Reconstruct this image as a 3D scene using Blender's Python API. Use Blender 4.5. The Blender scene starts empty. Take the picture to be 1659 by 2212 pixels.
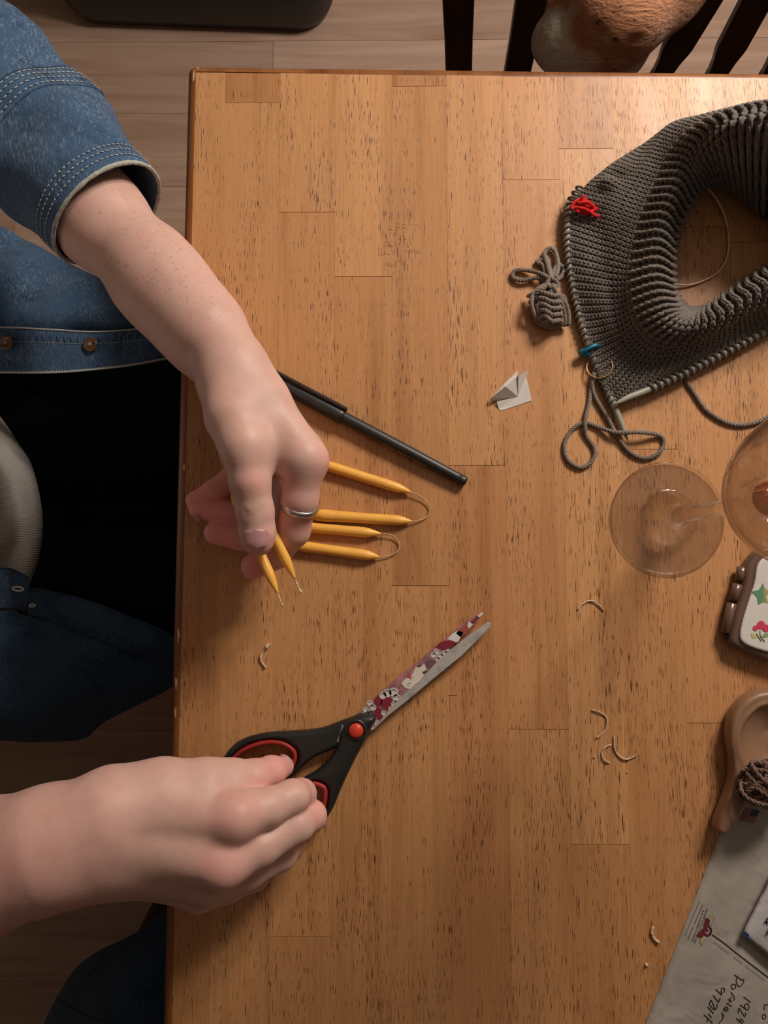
import bpy, bmesh, math, random
import numpy as np
from mathutils import Vector, Matrix
random.seed(7); np.random.seed(7)
C = bpy.context.scene.collection
S = bpy.context.scene

# ------------------------------------------------------------------ camera
W, H, F = 1659.0, 2212.0, 1660.0          # picture size and focal length in pixels
CAMZ = 0.50                               # metres above the table top (table top is z = 0)
NX, NY = 850.0, 1235.0                    # where the plumb line below the camera meets the picture
nc = Vector((NX - W/2, -(NY - H/2), -F)).normalized()
zc = -nc
yc = (Vector((0, 1, 0)) - zc*zc.y).normalized()
xc = yc.cross(zc).normalized()
R = Matrix((xc, yc, zc))                  # camera -> world
cam = bpy.data.cameras.new('camera'); cam.sensor_fit = 'HORIZONTAL'; cam.sensor_width = 36.0
cam.lens = F/W*36.0; cam.clip_start = 0.01
co = bpy.data.objects.new('camera', cam); C.objects.link(co)
M = R.to_4x4(); M.translation = Vector((0, 0, CAMZ)); co.matrix_world = M
S.camera = co

# ------------------------------------------------------------------ light
S.view_settings.view_transform = 'Standard'; S.view_settings.look = 'None'
S.view_settings.gamma = 1.0; S.view_settings.exposure = 0.13; S.view_settings.use_curve_mapping = False
wd = bpy.data.worlds.new('room'); S.world = wd; wd.use_nodes = True
wd.node_tree.nodes['Background'].inputs[0].default_value = (1.0, 0.86, 0.76, 1)
wd.node_tree.nodes['Background'].inputs[1].default_value = 0.03
def lamp(name, loc, power, size, col):
    l = bpy.data.lights.new(name, 'POINT'); l.energy = power; l.shadow_soft_size = size; l.color = col
    o = bpy.data.objects.new(name, l); o.location = loc; C.objects.link(o); return o
for k in range(5):                         # the bulbs of the room's ceiling fixture
    a = 2*math.pi*k/5+.4
    lamp('ceiling_bulb', (0.53+.13*math.cos(a), 0.755+.13*math.sin(a), 0.61), 7.8, 0.05, (1.0, 0.87, 0.76))

def P(px, py, z=0.0):
    d = R @ Vector((px - W/2, -(py - H/2), -F))
    t = (z - CAMZ)/d.z
    return Vector((d.x*t, d.y*t, z))

# ------------------------------------------------------------------ object helpers
def tag(o, label=None, cat=None, group=None, kind=None):
    if label: o['label'] = label
    if cat: o['category'] = cat
    if group: o['group'] = group
    if kind: o['kind'] = kind
    return o
def empty(name, loc=(0, 0, 0), label=None, cat=None, group=None):
    o = bpy.data.objects.new(name, None); C.objects.link(o); o.location = loc; o.empty_display_size = .02
    tag(o, label, cat, group); return o
def link(name, me, m=None, parent=None, smooth=True):
    o = bpy.data.objects.new(name, me); C.objects.link(o)
    if m: me.materials.append(m)
    if smooth and len(me.polygons): me.polygons.foreach_set('use_smooth', [True]*len(me.polygons))
    if parent:
        o.parent = parent; o.matrix_parent_inverse = Matrix.Translation(parent.location).inverted()
    return o
def mesh(name, v, f, m=None, parent=None, smooth=True):
    me = bpy.data.meshes.new(name); me.from_pydata([tuple(a) for a in v], [], f); me.update()
    if len(f) < 6000:
        bm = bmesh.new(); bm.from_mesh(me); bmesh.ops.recalc_face_normals(bm, faces=bm.faces); bm.to_mesh(me); bm.free()
    return link(name, me, m, parent, smooth)
def frombm(name, bm, m=None, parent=None, smooth=True):
    bmesh.ops.recalc_face_normals(bm, faces=bm.faces)
    me = bpy.data.meshes.new(name); bm.to_mesh(me); bm.free()
    return link(name, me, m, parent, smooth)
class MB:                                  # collects vertices and faces
    def __init__(s): s.v = []; s.f = []
    def add(s, v, f):
        n = len(s.v); s.v += [tuple(a) for a in v]; s.f += [tuple(i+n for i in q) for q in f]
    def build(s, name, m=None, parent=None, smooth=True):
        return mesh(name, s.v, s.f, m, parent, smooth)
def cr(pts, n, closed=False):              # Catmull-Rom through points (n steps per span)
    p = [np.array(q, float) for q in pts]; out = []; N = len(p)
    rng = range(N) if closed else range(N-1)
    for i in rng:
        if closed: a, b, c, d = p[i-1], p[i], p[(i+1) % N], p[(i+2) % N]
        else: a, b, c, d = p[max(i-1, 0)], p[i], p[i+1], p[min(i+2, N-1)]
        for k in range(n):
            t = k/n
            out.append(.5*((2*b) + (c-a)*t + (2*a-5*b+4*c-d)*t*t + (3*b-a-3*c+d)*t**3))
    if not closed: out.append(p[-1])
    return out
def tube(path, rad, k=8, closed=False, up=None):
    """verts, faces of a tube along path; rad a number or a list."""
    p = np.array([list(q) for q in path], float); n = len(p)
    if closed: T = np.roll(p, -1, 0)-np.roll(p, 1, 0)
    else: T = np.gradient(p, axis=0)
    T /= (np.linalg.norm(T, axis=1)[:, None]+1e-12)
    u = np.array([0, 0, 1.0]) if up is None else np.array(up, float)
    if abs(np.dot(u, T[0])) > .95: u = np.array([1.0, 0, 0])
    v = []; rr = rad if hasattr(rad, '__len__') else [rad]*n
    for i in range(n):
        u = u-T[i]*np.dot(u, T[i]); u /= (np.linalg.norm(u)+1e-12)
        w = np.cross(T[i], u)
        for j in range(k):
            a = 2*math.pi*j/k
            v.append(p[i]+rr[i]*(math.cos(a)*u+math.sin(a)*w))
    f = []
    for i in range(n if closed else n-1):
        for j in range(k):
            i2 = (i+1) % n
            f.append((i*k+j, i*k+(j+1) % k, i2*k+(j+1) % k, i2*k+j))
    if not closed:
        f.append(tuple(reversed(range(k)))); f.append(tuple((n-1)*k+j for j in range(k)))
    return v, f
def yarn(path, r, plies=3, pitch=.006, k=6, closed=False):
    """twisted plies"""
    p = np.array([list(q) for q in path], float); n = len(p)
    T = np.gradient(p, axis=0); T /= (np.linalg.norm(T, axis=1)[:, None]+1e-12)
    s = np.concatenate([[0], np.cumsum(np.linalg.norm(np.diff(p, axis=0), axis=1))])
    u = np.array([0, 0, 1.0])
    if abs(np.dot(u, T[0])) > .95: u = np.array([1.0, 0, 0])
    U = []
    for i in range(n):
        u = u-T[i]*np.dot(u, T[i]); u /= (np.linalg.norm(u)+1e-12); U.append(u.copy())
    mb = MB()
    for q in range(plies):
        pp = []
        for i in range(n):
            a = 2*math.pi*(q/plies+s[i]/pitch); w = np.cross(T[i], U[i])
            pp.append(p[i]+(math.cos(a)*U[i]+math.sin(a)*w)*r*.48)
        v, f = tube(pp, r*.56, k); mb.add(v, f)
    return mb.v, mb.f
def resample(path, step):
    p = np.array([list(q) for q in path], float)
    s = np.concatenate([[0], np.cumsum(np.linalg.norm(np.diff(p, axis=0), axis=1))])
    n = max(2, int(s[-1]/step)+1); t = np.linspace(0, s[-1], n)
    return np.stack([np.interp(t, s, p[:, i]) for i in range(3)], 1)
def lathe(prof, n=64):                     # prof: list of (r, z); closed loops allowed
    v = []; f = []
    for (r, z) in prof:
        for j in range(n):
            a = 2*math.pi*j/n; v.append((r*math.cos(a), r*math.sin(a), z))
    for i in range(len(prof)-1):
        for j in range(n):
            f.append((i*n+j, i*n+(j+1) % n, (i+1)*n+(j+1) % n, (i+1)*n+j))
    if prof[0][0] < 1e-6 or True: f.append(tuple(reversed(range(n))))
    f.append(tuple((len(prof)-1)*n+j for j in range(n)))
    return v, f
def boxv(x0, x1, y0, y1, z0, z1):
    v = [(x0, y0, z0), (x1, y0, z0), (x1, y1, z0), (x0, y1, z0), (x0, y0, z1), (x1, y0, z1), (x1, y1, z1), (x0, y1, z1)]
    return v, [(0, 3, 2, 1), (4, 5, 6, 7), (0, 1, 5, 4), (1, 2, 6, 5), (2, 3, 7, 6), (3, 0, 4, 7)]
def hexa(b, t):                            # four bottom and four top corners
    return [tuple(q) for q in b]+[tuple(q) for q in t], [(0, 3, 2, 1), (4, 5, 6, 7), (0, 1, 5, 4), (1, 2, 6, 5), (2, 3, 7, 6), (3, 0, 4, 7)]
def bevel(o, w, seg=3):
    m = o.modifiers.new('bevel', 'BEVEL'); m.width = w; m.segments = seg; m.limit_method = 'ANGLE'; m.angle_limit = .6
    m.harden_normals = False
    return o
def slab(poly, z0, z1):                    # prism over a polygon of (x, y)
    n = len(poly)
    v = [(p[0], p[1], z0) for p in poly]+[(p[0], p[1], z1) for p in poly]
    f = [tuple(reversed(range(n))), tuple(range(n, 2*n))]+[(i, (i+1) % n, n+(i+1) % n, n+i) for i in range(n)]
    return v, f
def ccw(poly):
    a = sum(poly[i-1][0]*poly[i][1]-poly[i][0]*poly[i-1][1] for i in range(len(poly)))
    return poly if a > 0 else poly[::-1]
def decal(name, poly, z, m, parent, h=.00008):   # a thin printed shape
    v, f = slab(ccw([(p[0], p[1]) for p in poly]), z, z+h)
    return mesh(name, v, f, m, parent, False)

# ------------------------------------------------------------------ distance-field modelling
def smin(a, b, k):
    h = np.maximum(k-np.abs(a-b), 0)/k
    return np.minimum(a, b)-h*h*k*.25
class Field:
    def __init__(s, lo, hi, h):
        s.lo = np.array(lo, np.float32); s.h = h
        s.n = np.ceil((np.array(hi)-np.array(lo))/h).astype(int)+1
        s.ax = [(s.lo[i]+h*np.arange(s.n[i])).astype(np.float32) for i in range(3)]
        s.d = np.full(s.n, 1.0, np.float32)
    def sl(s, lo, hi):
        a = np.maximum(np.floor((np.array(lo)-s.lo)/s.h).astype(int), 0)
        b = np.minimum(np.ceil((np.array(hi)-s.lo)/s.h).astype(int)+1, s.n)
        return tuple(slice(max(0, int(a[i])), max(0, int(b[i]))) for i in range(3))
    def grid(s, sl):
        return (s.ax[0][sl[0]][:, None, None], s.ax[1][sl[1]][None, :, None], s.ax[2][sl[2]][None, None, :])
    def cap(s, a, b, ra, rb, sl):
        X, Y, Z = s.grid(sl); a = np.array(a, np.float32); ba = np.array(b, np.float32)-a
        l2 = float((ba*ba).sum())+1e-12
        t = np.clip(((X-a[0])*ba[0]+(Y-a[1])*ba[1]+(Z-a[2])*ba[2])/l2, 0, 1)
        return np.sqrt((X-a[0]-t*ba[0])**2+(Y-a[1]-t*ba[1])**2+(Z-a[2]-t*ba[2])**2)-(ra+t*(rb-ra))
    def box_of(s, pts, rs, mg):
        p = np.array([list(q) for q in pts]); r = max(rs)+mg
        return s.sl(p.min(0)-r, p.max(0)+r)
    def chain(s, pts, rs, k=.004, sl=None, mg=.022):
        sl = sl or s.box_of(pts, rs, mg); d = None
        for i in range(len(pts)-1):
            e = s.cap(pts[i], pts[i+1], rs[i], rs[i+1], sl)
            d = e if d is None else smin(d, e, k)
        return sl, d
    def ell(s, c, r, rot=None, mg=.018):   # ellipsoid, rot = columns of axes
        mr = max(r)+mg; sl = s.sl(np.array(c)-mr, np.array(c)+mr); X, Y, Z = s.grid(sl)
        x, y, z = X-c[0], Y-c[1], Z-c[2]
        if rot is not None:
            x, y, z = [rot[0][i]*x+rot[1][i]*y+rot[2][i]*z for i in range(3)]
        k0 = np.sqrt((x/r[0])**2+(y/r[1])**2+(z/r[2])**2); k1 = np.sqrt((x/r[0]**2)**2+(y/r[1]**2)**2+(z/r[2]**2)**2)+1e-9
        return sl, k0*(k0-1)/k1
    def join(s, sd, k): s.d[sd[0]] = smin(s.d[sd[0]], sd[1], k)
    def cut(s, sd, k): s.d[sd[0]] = -smin(-s.d[sd[0]], sd[1], k)
    def mesh(s):
        d = s.d; ins = d < 0; n = s.n
        c = np.zeros(tuple(n-1), np.int8)
        for i in (0, 1):
            for j in (0, 1):
                for k in (0, 1):
                    c += ins[i:n[0]-1+i, j:n[1]-1+j, k:n[2]-1+k]
        act = np.argwhere((c > 0) & (c < 8)); del c
        idx = np.full(tuple(n-1), -1, np.int32); idx[act[:, 0], act[:, 1], act[:, 2]] = np.arange(len(act))
        cv = [d[act[:, 0]+i, act[:, 1]+j, act[:, 2]+k] for i in (0, 1) for j in (0, 1) for k in (0, 1)]
        off = [(i, j, k) for i in (0, 1) for j in (0, 1) for k in (0, 1)]
        acc = np.zeros((len(act), 3)); cnt = np.zeros(len(act))
        for a in range(8):
            for ax in range(3):
                if off[a][ax] == 0:
                    o2 = list(off[a]); o2[ax] = 1; b = off.index(tuple(o2))
                    va, vb = cv[a], cv[b]; m = (va < 0) != (vb < 0)
                    t = np.where(m, va/np.where(va-vb == 0, 1, va-vb), 0); t = np.clip(t, 0, 1)
                    q = np.array(off[a], float)[None, :].repeat(len(act), 0); q[:, ax] += t
                    acc += q*m[:, None]; cnt += m
        V = (act+acc/cnt[:, None])*s.h+s.lo
        Fs = []
        for ax in range(3):
            o1, o2 = [(1, 2), (2, 0), (0, 1)][ax]
            A = ins.take(range(n[ax]-1), ax); B = ins.take(range(1, n[ax]), ax)
            e = np.argwhere(A != B); e = e[(e[:, o1] > 0) & (e[:, o2] > 0) & (e[:, o1] < n[o1]-1) & (e[:, o2] < n[o2]-1)]
            fl = A[e[:, 0], e[:, 1], e[:, 2]]
            def g(a, b):
                q = e.copy(); q[:, o1] -= a; q[:, o2] -= b; return idx[q[:, 0], q[:, 1], q[:, 2]]
            quad = np.stack([g(1, 1), g(0, 1), g(0, 0), g(1, 0)], 1)
            quad[~fl] = quad[~fl][:, ::-1]; Fs.append(quad)
        Q = np.concatenate(Fs); Q = Q[(Q >= 0).all(1)]
        return V, Q
def relax(V, Q, it=2, lam=.5):
    n = len(V)
    e = np.concatenate([Q[:, [0, 1]], Q[:, [1, 2]], Q[:, [2, 3]], Q[:, [3, 0]]]); e = np.concatenate([e, e[:, ::-1]])
    deg = np.bincount(e[:, 0], minlength=n)[:, None]+1e-9
    for k in range(it):
        for l in (lam, -lam*1.02):
            s = np.stack([np.bincount(e[:, 0], V[e[:, 1], i], minlength=n) for i in range(3)], 1)/deg
            V = V+l*(s-V)
    return V
def npmesh(name, V, Q, m=None, parent=None):
    me = bpy.data.meshes.new(name)
    me.vertices.add(len(V)); me.vertices.foreach_set('co', np.ascontiguousarray(V, np.float32).ravel())
    me.loops.add(Q.size); me.loops.foreach_set('vertex_index', Q.astype(np.int32).ravel())
    me.polygons.add(len(Q)); me.polygons.foreach_set('loop_start', np.arange(0, Q.size, 4, dtype=np.int32))
    me.polygons.foreach_set('loop_total', np.full(len(Q), 4, np.int32))
    me.update(calc_edges=True); me.validate()
    return link(name, me, m, parent)
def poly_sdf(poly, X, Y):
    d = np.full(X.shape, 1e9); ins = np.zeros(X.shape, bool); n = len(poly)
    for i in range(n):
        ax_, ay = poly[i][0], poly[i][1]; bx, by = poly[(i+1) % n][0], poly[(i+1) % n][1]
        ex, ey = bx-ax_, by-ay; wx, wy = X-ax_, Y-ay
        t = np.clip((wx*ex+wy*ey)/(ex*ex+ey*ey+1e-18), 0, 1)
        d = np.minimum(d, (wx-t*ex)**2+(wy-t*ey)**2)
        c = (ay <= Y) != (by <= Y)
        ins ^= c & (X < ax_+(Y-ay)/(by-ay+1e-18)*ex)
    d = np.sqrt(d); return np.where(ins, -d, d)
def plate(outer, holes, z0, z1, rnd, h, dome=0.0):
    """rounded plate: outline and holes as (x, y) lists -> V, Q"""
    xs = [p[0] for p in outer]; ys = [p[1] for p in outer]
    fl = Field((min(xs)-3*h, min(ys)-3*h, z0-3*h), (max(xs)+3*h, max(ys)+3*h, z1+dome+3*h), h)
    X, Y = np.meshgrid(fl.ax[0], fl.ax[1], indexing='ij')
    d2 = poly_sdf(outer, X, Y)
    for q in holes: d2 = np.maximum(d2, -poly_sdf(q, X, Y))
    top = z1+dome*np.clip(-d2/.006, 0, 1)
    Z = fl.ax[2][None, None, :]
    dz = np.maximum(Z-top[:, :, None], z0-Z)
    a = d2[:, :, None]+rnd; b = dz+rnd
    fl.d = (np.sqrt(np.maximum(a, 0)**2+np.maximum(b, 0)**2)+np.minimum(np.maximum(a, b), 0)-rnd).astype(np.float32)
    return fl.mesh()
def sheet(rows, nu, nv, th=.0008, fn=None):
    """rows of (px, py, z) control points -> smooth thick sheet"""
    g = [cr([P(*q) for q in r], nu) for r in rows]
    cols = list(zip(*g)); cols = [cr(c, nv) for c in cols]
    n, m_ = len(cols), len(cols[0])
    V = np.array(cols)                     # n x m x 3
    if fn: V = fn(V)
    du = np.gradient(V, axis=0); dv = np.gradient(V, axis=1); N = np.cross(du, dv)
    N /= np.linalg.norm(N, axis=2)[:, :, None]+1e-12
    if N[:, :, 2].mean() < 0: N = -N
    B = V-N*th
    v = list(V.reshape(-1, 3))+list(B.reshape(-1, 3)); o = n*m_; f = []
    for i in range(n-1):
        for j in range(m_-1):
            a, b, c, d = i*m_+j, (i+1)*m_+j, (i+1)*m_+j+1, i*m_+j+1
            f.append((a, b, c, d)); f.append((o+a, o+d, o+c, o+b))
    ring = [i*m_ for i in range(n)]+[(n-1)*m_+j for j in range(1, m_)]+[i*m_+m_-1 for i in range(n-2, -1, -1)]+[j for j in range(m_-2, 0, -1)]
    for i in range(len(ring)):
        a, b = ring[i], ring[(i+1) % len(ring)]; f.append((b, a, o+a, o+b))
    return v, f, V, N

# ------------------------------------------------------------------ materials
def NT(name):
    m = bpy.data.materials.new(name); m.use_nodes = True; nt = m.node_tree
    return m, nt, nt.nodes['Principled BSDF']
def nd(nt, t, **kw):
    n = nt.nodes.new(t)
    for k, v in kw.items():
        if k in n.inputs: n.inputs[k].default_value = v
        else: setattr(n, k, v)
    return n
def ramp(nt, stops, src=None):
    r = nt.nodes.new('ShaderNodeValToRGB'); e = r.color_ramp.elements
    while len(e) > 1: e.remove(e[-1])
    e[0].position = stops[0][0]; e[0].color = stops[0][1]
    for p, c in stops[1:]: x = e.new(p); x.color = c
    if src is not None: nt.links.new(src, r.inputs[0])
    return r
def c4(c): return (c[0], c[1], c[2], 1)
def mapping(nt, scale, rot=(0, 0, 0), rnd=0.0, coord='Object'):
    tc = nt.nodes.new('ShaderNodeTexCoord'); mp = nt.nodes.new('ShaderNodeMapping')
    mp.inputs['Scale'].default_value = scale; mp.inputs['Rotation'].default_value = rot
    nt.links.new(tc.outputs[coord], mp.inputs[0])
    if rnd:
        oi = nt.nodes.new('ShaderNodeObjectInfo'); mu = nd(nt, 'ShaderNodeMath', operation='MULTIPLY'); mu.inputs[1].default_value = rnd
        nt.links.new(oi.outputs['Random'], mu.inputs[0]); nt.links.new(mu.outputs[0], mp.inputs['Location'])
    return mp
def noise(nt, mp, scale=1.0, detail=4, rough=.5, dist=0.0):
    n = nd(nt, 'ShaderNodeTexNoise'); n.inputs['Scale'].default_value = scale; n.inputs['Detail'].default_value = detail
    n.inputs['Roughness'].default_value = rough; n.inputs['Distortion'].default_value = dist
    nt.links.new(mp.outputs[0], n.inputs['Vector']); return n
def mix(nt, fac, a, b, mode='MIX'):
    x = nt.nodes.new('ShaderNodeMix'); x.data_type = 'RGBA'; x.blend_type = mode
    for sock, v in ((x.inputs[0], fac), (x.inputs[6], a), (x.inputs[7], b)):
        if hasattr(v, 'links') or isinstance(v, bpy.types.NodeSocket): nt.links.new(v, sock)
        elif isinstance(v, (int, float)): sock.default_value = v
        else: sock.default_value = c4(v)
    return x.outputs[2]
def bump(nt, b, h, strength=.3, dist=.001):
    bp = nt.nodes.new('ShaderNodeBump'); bp.inputs['Strength'].default_value = strength; bp.inputs['Distance'].default_value = dist
    nt.links.new(h, bp.inputs['Height']); nt.links.new(bp.outputs[0], b.inputs['Normal'])
def plain(name, col, rough=.5, var=.12, vs=60, metal=0, bs=0, bscale=400, spec=.5, coat=0, sss=0):
    m, nt, b = NT(name); b.inputs['Roughness'].default_value = rough; b.inputs['Metallic'].default_value = metal
    b.inputs['Specular IOR Level'].default_value = spec
    mp = mapping(nt, (1, 1, 1)); n = noise(nt, mp, vs, 4)
    lo = tuple(c*(1-var) for c in col); hi = tuple(min(1, c*(1+var)) for c in col)
    r = ramp(nt, [(.3, c4(lo)), (.7, c4(hi))], n.outputs[0]); nt.links.new(r.outputs[0], b.inputs['Base Color'])
    if coat: b.inputs['Coat Weight'].default_value = coat
    if sss:
        b.inputs['Subsurface Weight'].default_value = sss; b.inputs['Subsurface Radius'].default_value = (.004, .002, .001); b.inputs['Subsurface Scale'].default_value = 1.0
    if bs:
        n2 = noise(nt, mp, bscale, 3); bump(nt, b, n2.outputs[0], bs, .0006)
    return m
def wood_table():
    m, nt, b = NT('table_wood')
    g = mapping(nt, (60, 2.2, 60), rnd=40.0); n1 = noise(nt, g, 1, 6, .6, .6)          # broad grain
    g2 = mapping(nt, (900, 22, 900), rnd=31.0); n2 = noise(nt, g2, 1, 3, .6)           # fine lines
    p = mapping(nt, (2300, 115, 2300), rnd=77.0); n3 = noise(nt, p, 1, 1.2, .4, .35)   # pores
    q = mapping(nt, (45, 9, 45), rnd=13.0); n4 = noise(nt, q, 1, 3)                     # where pores crowd
    oi = nt.nodes.new('ShaderNodeObjectInfo')
    tone = ramp(nt, [(0, c4((.47, .222, .088))), (.35, c4((.56, .282, .116))), (.7, c4((.62, .325, .140))), (1, c4((.51, .236, .096)))], oi.outputs['Random'])
    gr = ramp(nt, [(.3, (.70, .64, .56, 1)), (.5, (1, 1, 1, 1)), (.72, (1.0, 1.0, .98, 1))], n1.outputs[0])
    c = mix(nt, .8, tone.outputs[0], gr.outputs[0], 'MULTIPLY')
    fl = ramp(nt, [(.35, (.84, .80, .74, 1)), (.6, (1, 1, 1, 1))], n2.outputs[0]); c = mix(nt, .75, c, fl.outputs[0], 'MULTIPLY')
    th = nd(nt, 'ShaderNodeMath', operation='MULTIPLY_ADD'); th.inputs[1].default_value = .34; th.inputs[2].default_value = -.185
    nt.links.new(n4.outputs[0], th.inputs[0])
    ad = nd(nt, 'ShaderNodeMath', operation='ADD'); nt.links.new(n3.outputs[0], ad.inputs[0]); nt.links.new(th.outputs[0], ad.inputs[1])
    pr = ramp(nt, [(.635, (0, 0, 0, 1)), (.675, (1, 1, 1, 1))], ad.outputs[0])
    c = mix(nt, pr.outputs[0], c, (.12, .042, .014))
    nt.links.new(c, b.inputs['Base Color'])
    rr = ramp(nt, [(.3, (.34,)*3+(1,)), (.7, (.46,)*3+(1,))], n4.outputs[0]); nt.links.new(rr.outputs[0], b.inputs['Roughness'])
    inv = nd(nt, 'ShaderNodeMath', operation='SUBTRACT'); inv.inputs[0].default_value = 1; nt.links.new(pr.outputs[0], inv.inputs[1])
    bump(nt, b, inv.outputs[0], .35, .0003)
    b.inputs['Specular IOR Level'].default_value = .45
    return m
def wood(name, c0, c1, scale=(3, 60, 60), rough=.5, rnd=20.0, pores=0):
    m, nt, b = NT(name); g = mapping(nt, scale, rnd=rnd); n = noise(nt, g, 1, 6, .6, .8)
    r = ramp(nt, [(.28, c4(c0)), (.72, c4(c1))], n.outputs[0]); c = r.outputs[0]
    oi = nt.nodes.new('ShaderNodeObjectInfo'); t = ramp(nt, [(0, (.84, .82, .8, 1)), (1, (1, 1, 1, 1))], oi.outputs['Random'])
    c = mix(nt, 1.0, c, t.outputs[0], 'MULTIPLY')
    nt.links.new(c, b.inputs['Base Color']); b.inputs['Roughness'].default_value = rough
    bump(nt, b, n.outputs[0], .12, .0005); return m
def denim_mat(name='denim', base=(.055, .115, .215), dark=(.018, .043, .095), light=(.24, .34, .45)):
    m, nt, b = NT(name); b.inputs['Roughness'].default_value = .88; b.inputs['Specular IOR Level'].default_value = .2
    mp = mapping(nt, (1, 1, 1)); n1 = noise(nt, mp, 35, 5, .6, .5); n2 = noise(nt, mapping(nt, (900, 240, 500), rot=(0, 0, .7)), 1, 3, .7)
    r = ramp(nt, [(.25, c4(dark)), (.5, c4(base)), (.8, c4(tuple(x*1.15 for x in base)))], n1.outputs[0])
    n5 = noise(nt, mp, 22, 4, .65); n6 = nd(nt, 'ShaderNodeMath', operation='MULTIPLY_ADD'); n6.inputs[1].default_value = .45; nt.links.new(n5.outputs[0], n6.inputs[0]); nt.links.new(n2.outputs[0], n6.inputs[2])
    l = ramp(nt, [(.74, (0, 0, 0, 1)), (1.0, (.8, .8, .8, 1))], n6.outputs[0])
    c = mix(nt, l.outputs[0], r.outputs[0], light)
    w = nd(nt, 'ShaderNodeTexWave', wave_type='BANDS', bands_direction='DIAGONAL'); w.inputs['Scale'].default_value = 420; w.inputs['Distortion'].default_value = 1.5
    nt.links.new(mp.outputs[0], w.inputs[0])
    c = mix(nt, .25, c, w.outputs[0], 'MULTIPLY'); nt.links.new(c, b.inputs['Base Color'])
    nb = noise(nt, mp, 75, 4, .6, .4); b1_ = nt.nodes.new('ShaderNodeBump'); b1_.inputs['Strength'].default_value = .5; b1_.inputs['Distance'].default_value = .003; nt.links.new(nb.outputs[0], b1_.inputs['Height'])
    b2_ = nt.nodes.new('ShaderNodeBump'); b2_.inputs['Strength'].default_value = .7; b2_.inputs['Distance'].default_value = .0008; nt.links.new(n2.outputs[0], b2_.inputs['Height']); nt.links.new(b1_.outputs[0], b2_.inputs['Normal']); nt.links.new(b2_.outputs[0], b.inputs['Normal'])
    b.inputs['Sheen Weight'].default_value = .15
    return m
def skin_mat():
    m, nt, b = NT('skin')
    mp = mapping(nt, (1, 1, 1)); n1 = noise(nt, mp, 45, 4, .6); n2 = noise(nt, mp, 560, 2, .5); n3 = noise(nt, mp, 130, 3, .6)
    at = nd(nt, 'ShaderNodeAttribute', attribute_name='pink'); af = nd(nt, 'ShaderNodeAttribute', attribute_name='freckle')
    r = ramp(nt, [(.3, c4((.60, .365, .305))), (.55, c4((.665, .43, .365))), (.75, c4((.66, .38, .335)))], n1.outputs[0])
    c = mix(nt, at.outputs['Fac'], r.outputs[0], (.88, .35, .33))
    fr = ramp(nt, [(.60, (0, 0, 0, 1)), (.70, (.55, .55, .55, 1))], n2.outputs[0])
    k = nd(nt, 'ShaderNodeMath', operation='MULTIPLY'); nt.links.new(fr.outputs[0], k.inputs[0]); nt.links.new(af.outputs['Fac'], k.inputs[1])
    c = mix(nt, k.outputs[0], c, (.36, .155, .085))
    nt.links.new(c, b.inputs['Base Color']); b.inputs['Roughness'].default_value = .48
    b.inputs['Specular IOR Level'].default_value = .38
    b.inputs['Subsurface Weight'].default_value = .35; b.inputs['Subsurface Radius'].default_value = (.0045, .0016, .0009); b.inputs['Subsurface Scale'].default_value = 1.0
    n4 = noise(nt, mapping(nt, (1, 1, 1)), 1500, 2); ms = nd(nt, 'ShaderNodeMath', operation='MULTIPLY_ADD'); ms.inputs[1].default_value = 2.0
    nt.links.new(n3.outputs[0], ms.inputs[0]); nt.links.new(n4.outputs[0], ms.inputs[2])
    bump(nt, b, ms.outputs[0], .16, .0004); return m
def glass(name, tint=(1, 1, 1), rough=0.0, ior=1.48):
    m, nt, b = NT(name); b.inputs['Base Color'].default_value = c4(tint); b.inputs['Roughness'].default_value = rough
    b.inputs['IOR'].default_value = ior; b.inputs['Transmission Weight'].default_value = 1.0; return m
def wool(name, lo, hi, sc=700):
    m, nt, b = NT(name); mp = mapping(nt, (1, 1, 1)); n = noise(nt, mp, sc, 4, .7); n2 = noise(nt, mp, 60, 2)
    r = ramp(nt, [(.3, c4(lo)), (.7, c4(hi))], n.outputs[0]); r2 = ramp(nt, [(.35, (.8, .76, .7, 1)), (.65, (1.0, 1, 1.05, 1))], n2.outputs[0])
    nt.links.new(mix(nt, 1.0, r.outputs[0], r2.outputs[0], 'MULTIPLY'), b.inputs['Base Color'])
    b.inputs['Roughness'].default_value = .95; b.inputs['Specular IOR Level'].default_value = .1; b.inputs['Sheen Weight'].default_value = .35
    bump(nt, b, n.outputs[0], .8, .0006); return m
def wax_mat():
    m = plain('beeswax', (.86, .47, .085), .38, .07, 90, sss=.35, bs=.15, bscale=500); return m

M_TABLE = wood_table()
M_FLOOR = wood('floor_wood', (.42, .265, .19), (.64, .45, .345), (3.2, 42, 42), .55, 30)
M_DARKWOOD = wood('dark_wood', (.030, .012, .006), (.062, .026, .012), (40, 40, 5), .35)
M_PINE = wood('chair_wood', (.50, .27, .10), (.60, .35, .15), (5, 60, 60), .45)
M_DENIM = denim_mat()
M_DENIM_D = denim_mat('denim_dark_shaded', (.028, .062, .12), (.012, .03, .065), (.09, .14, .20))  # dark jacket cloth; on the shirt's lower panels, shade put into the colour
M_STITCH = plain('pale_thread', (.50, .52, .50), .8)
M_HEM = plain('frayed_hem', (.40, .42, .38), .95, .25, 500, bs=.6)
M_SKIN = skin_mat()
M_WAX = wax_mat()

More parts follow.
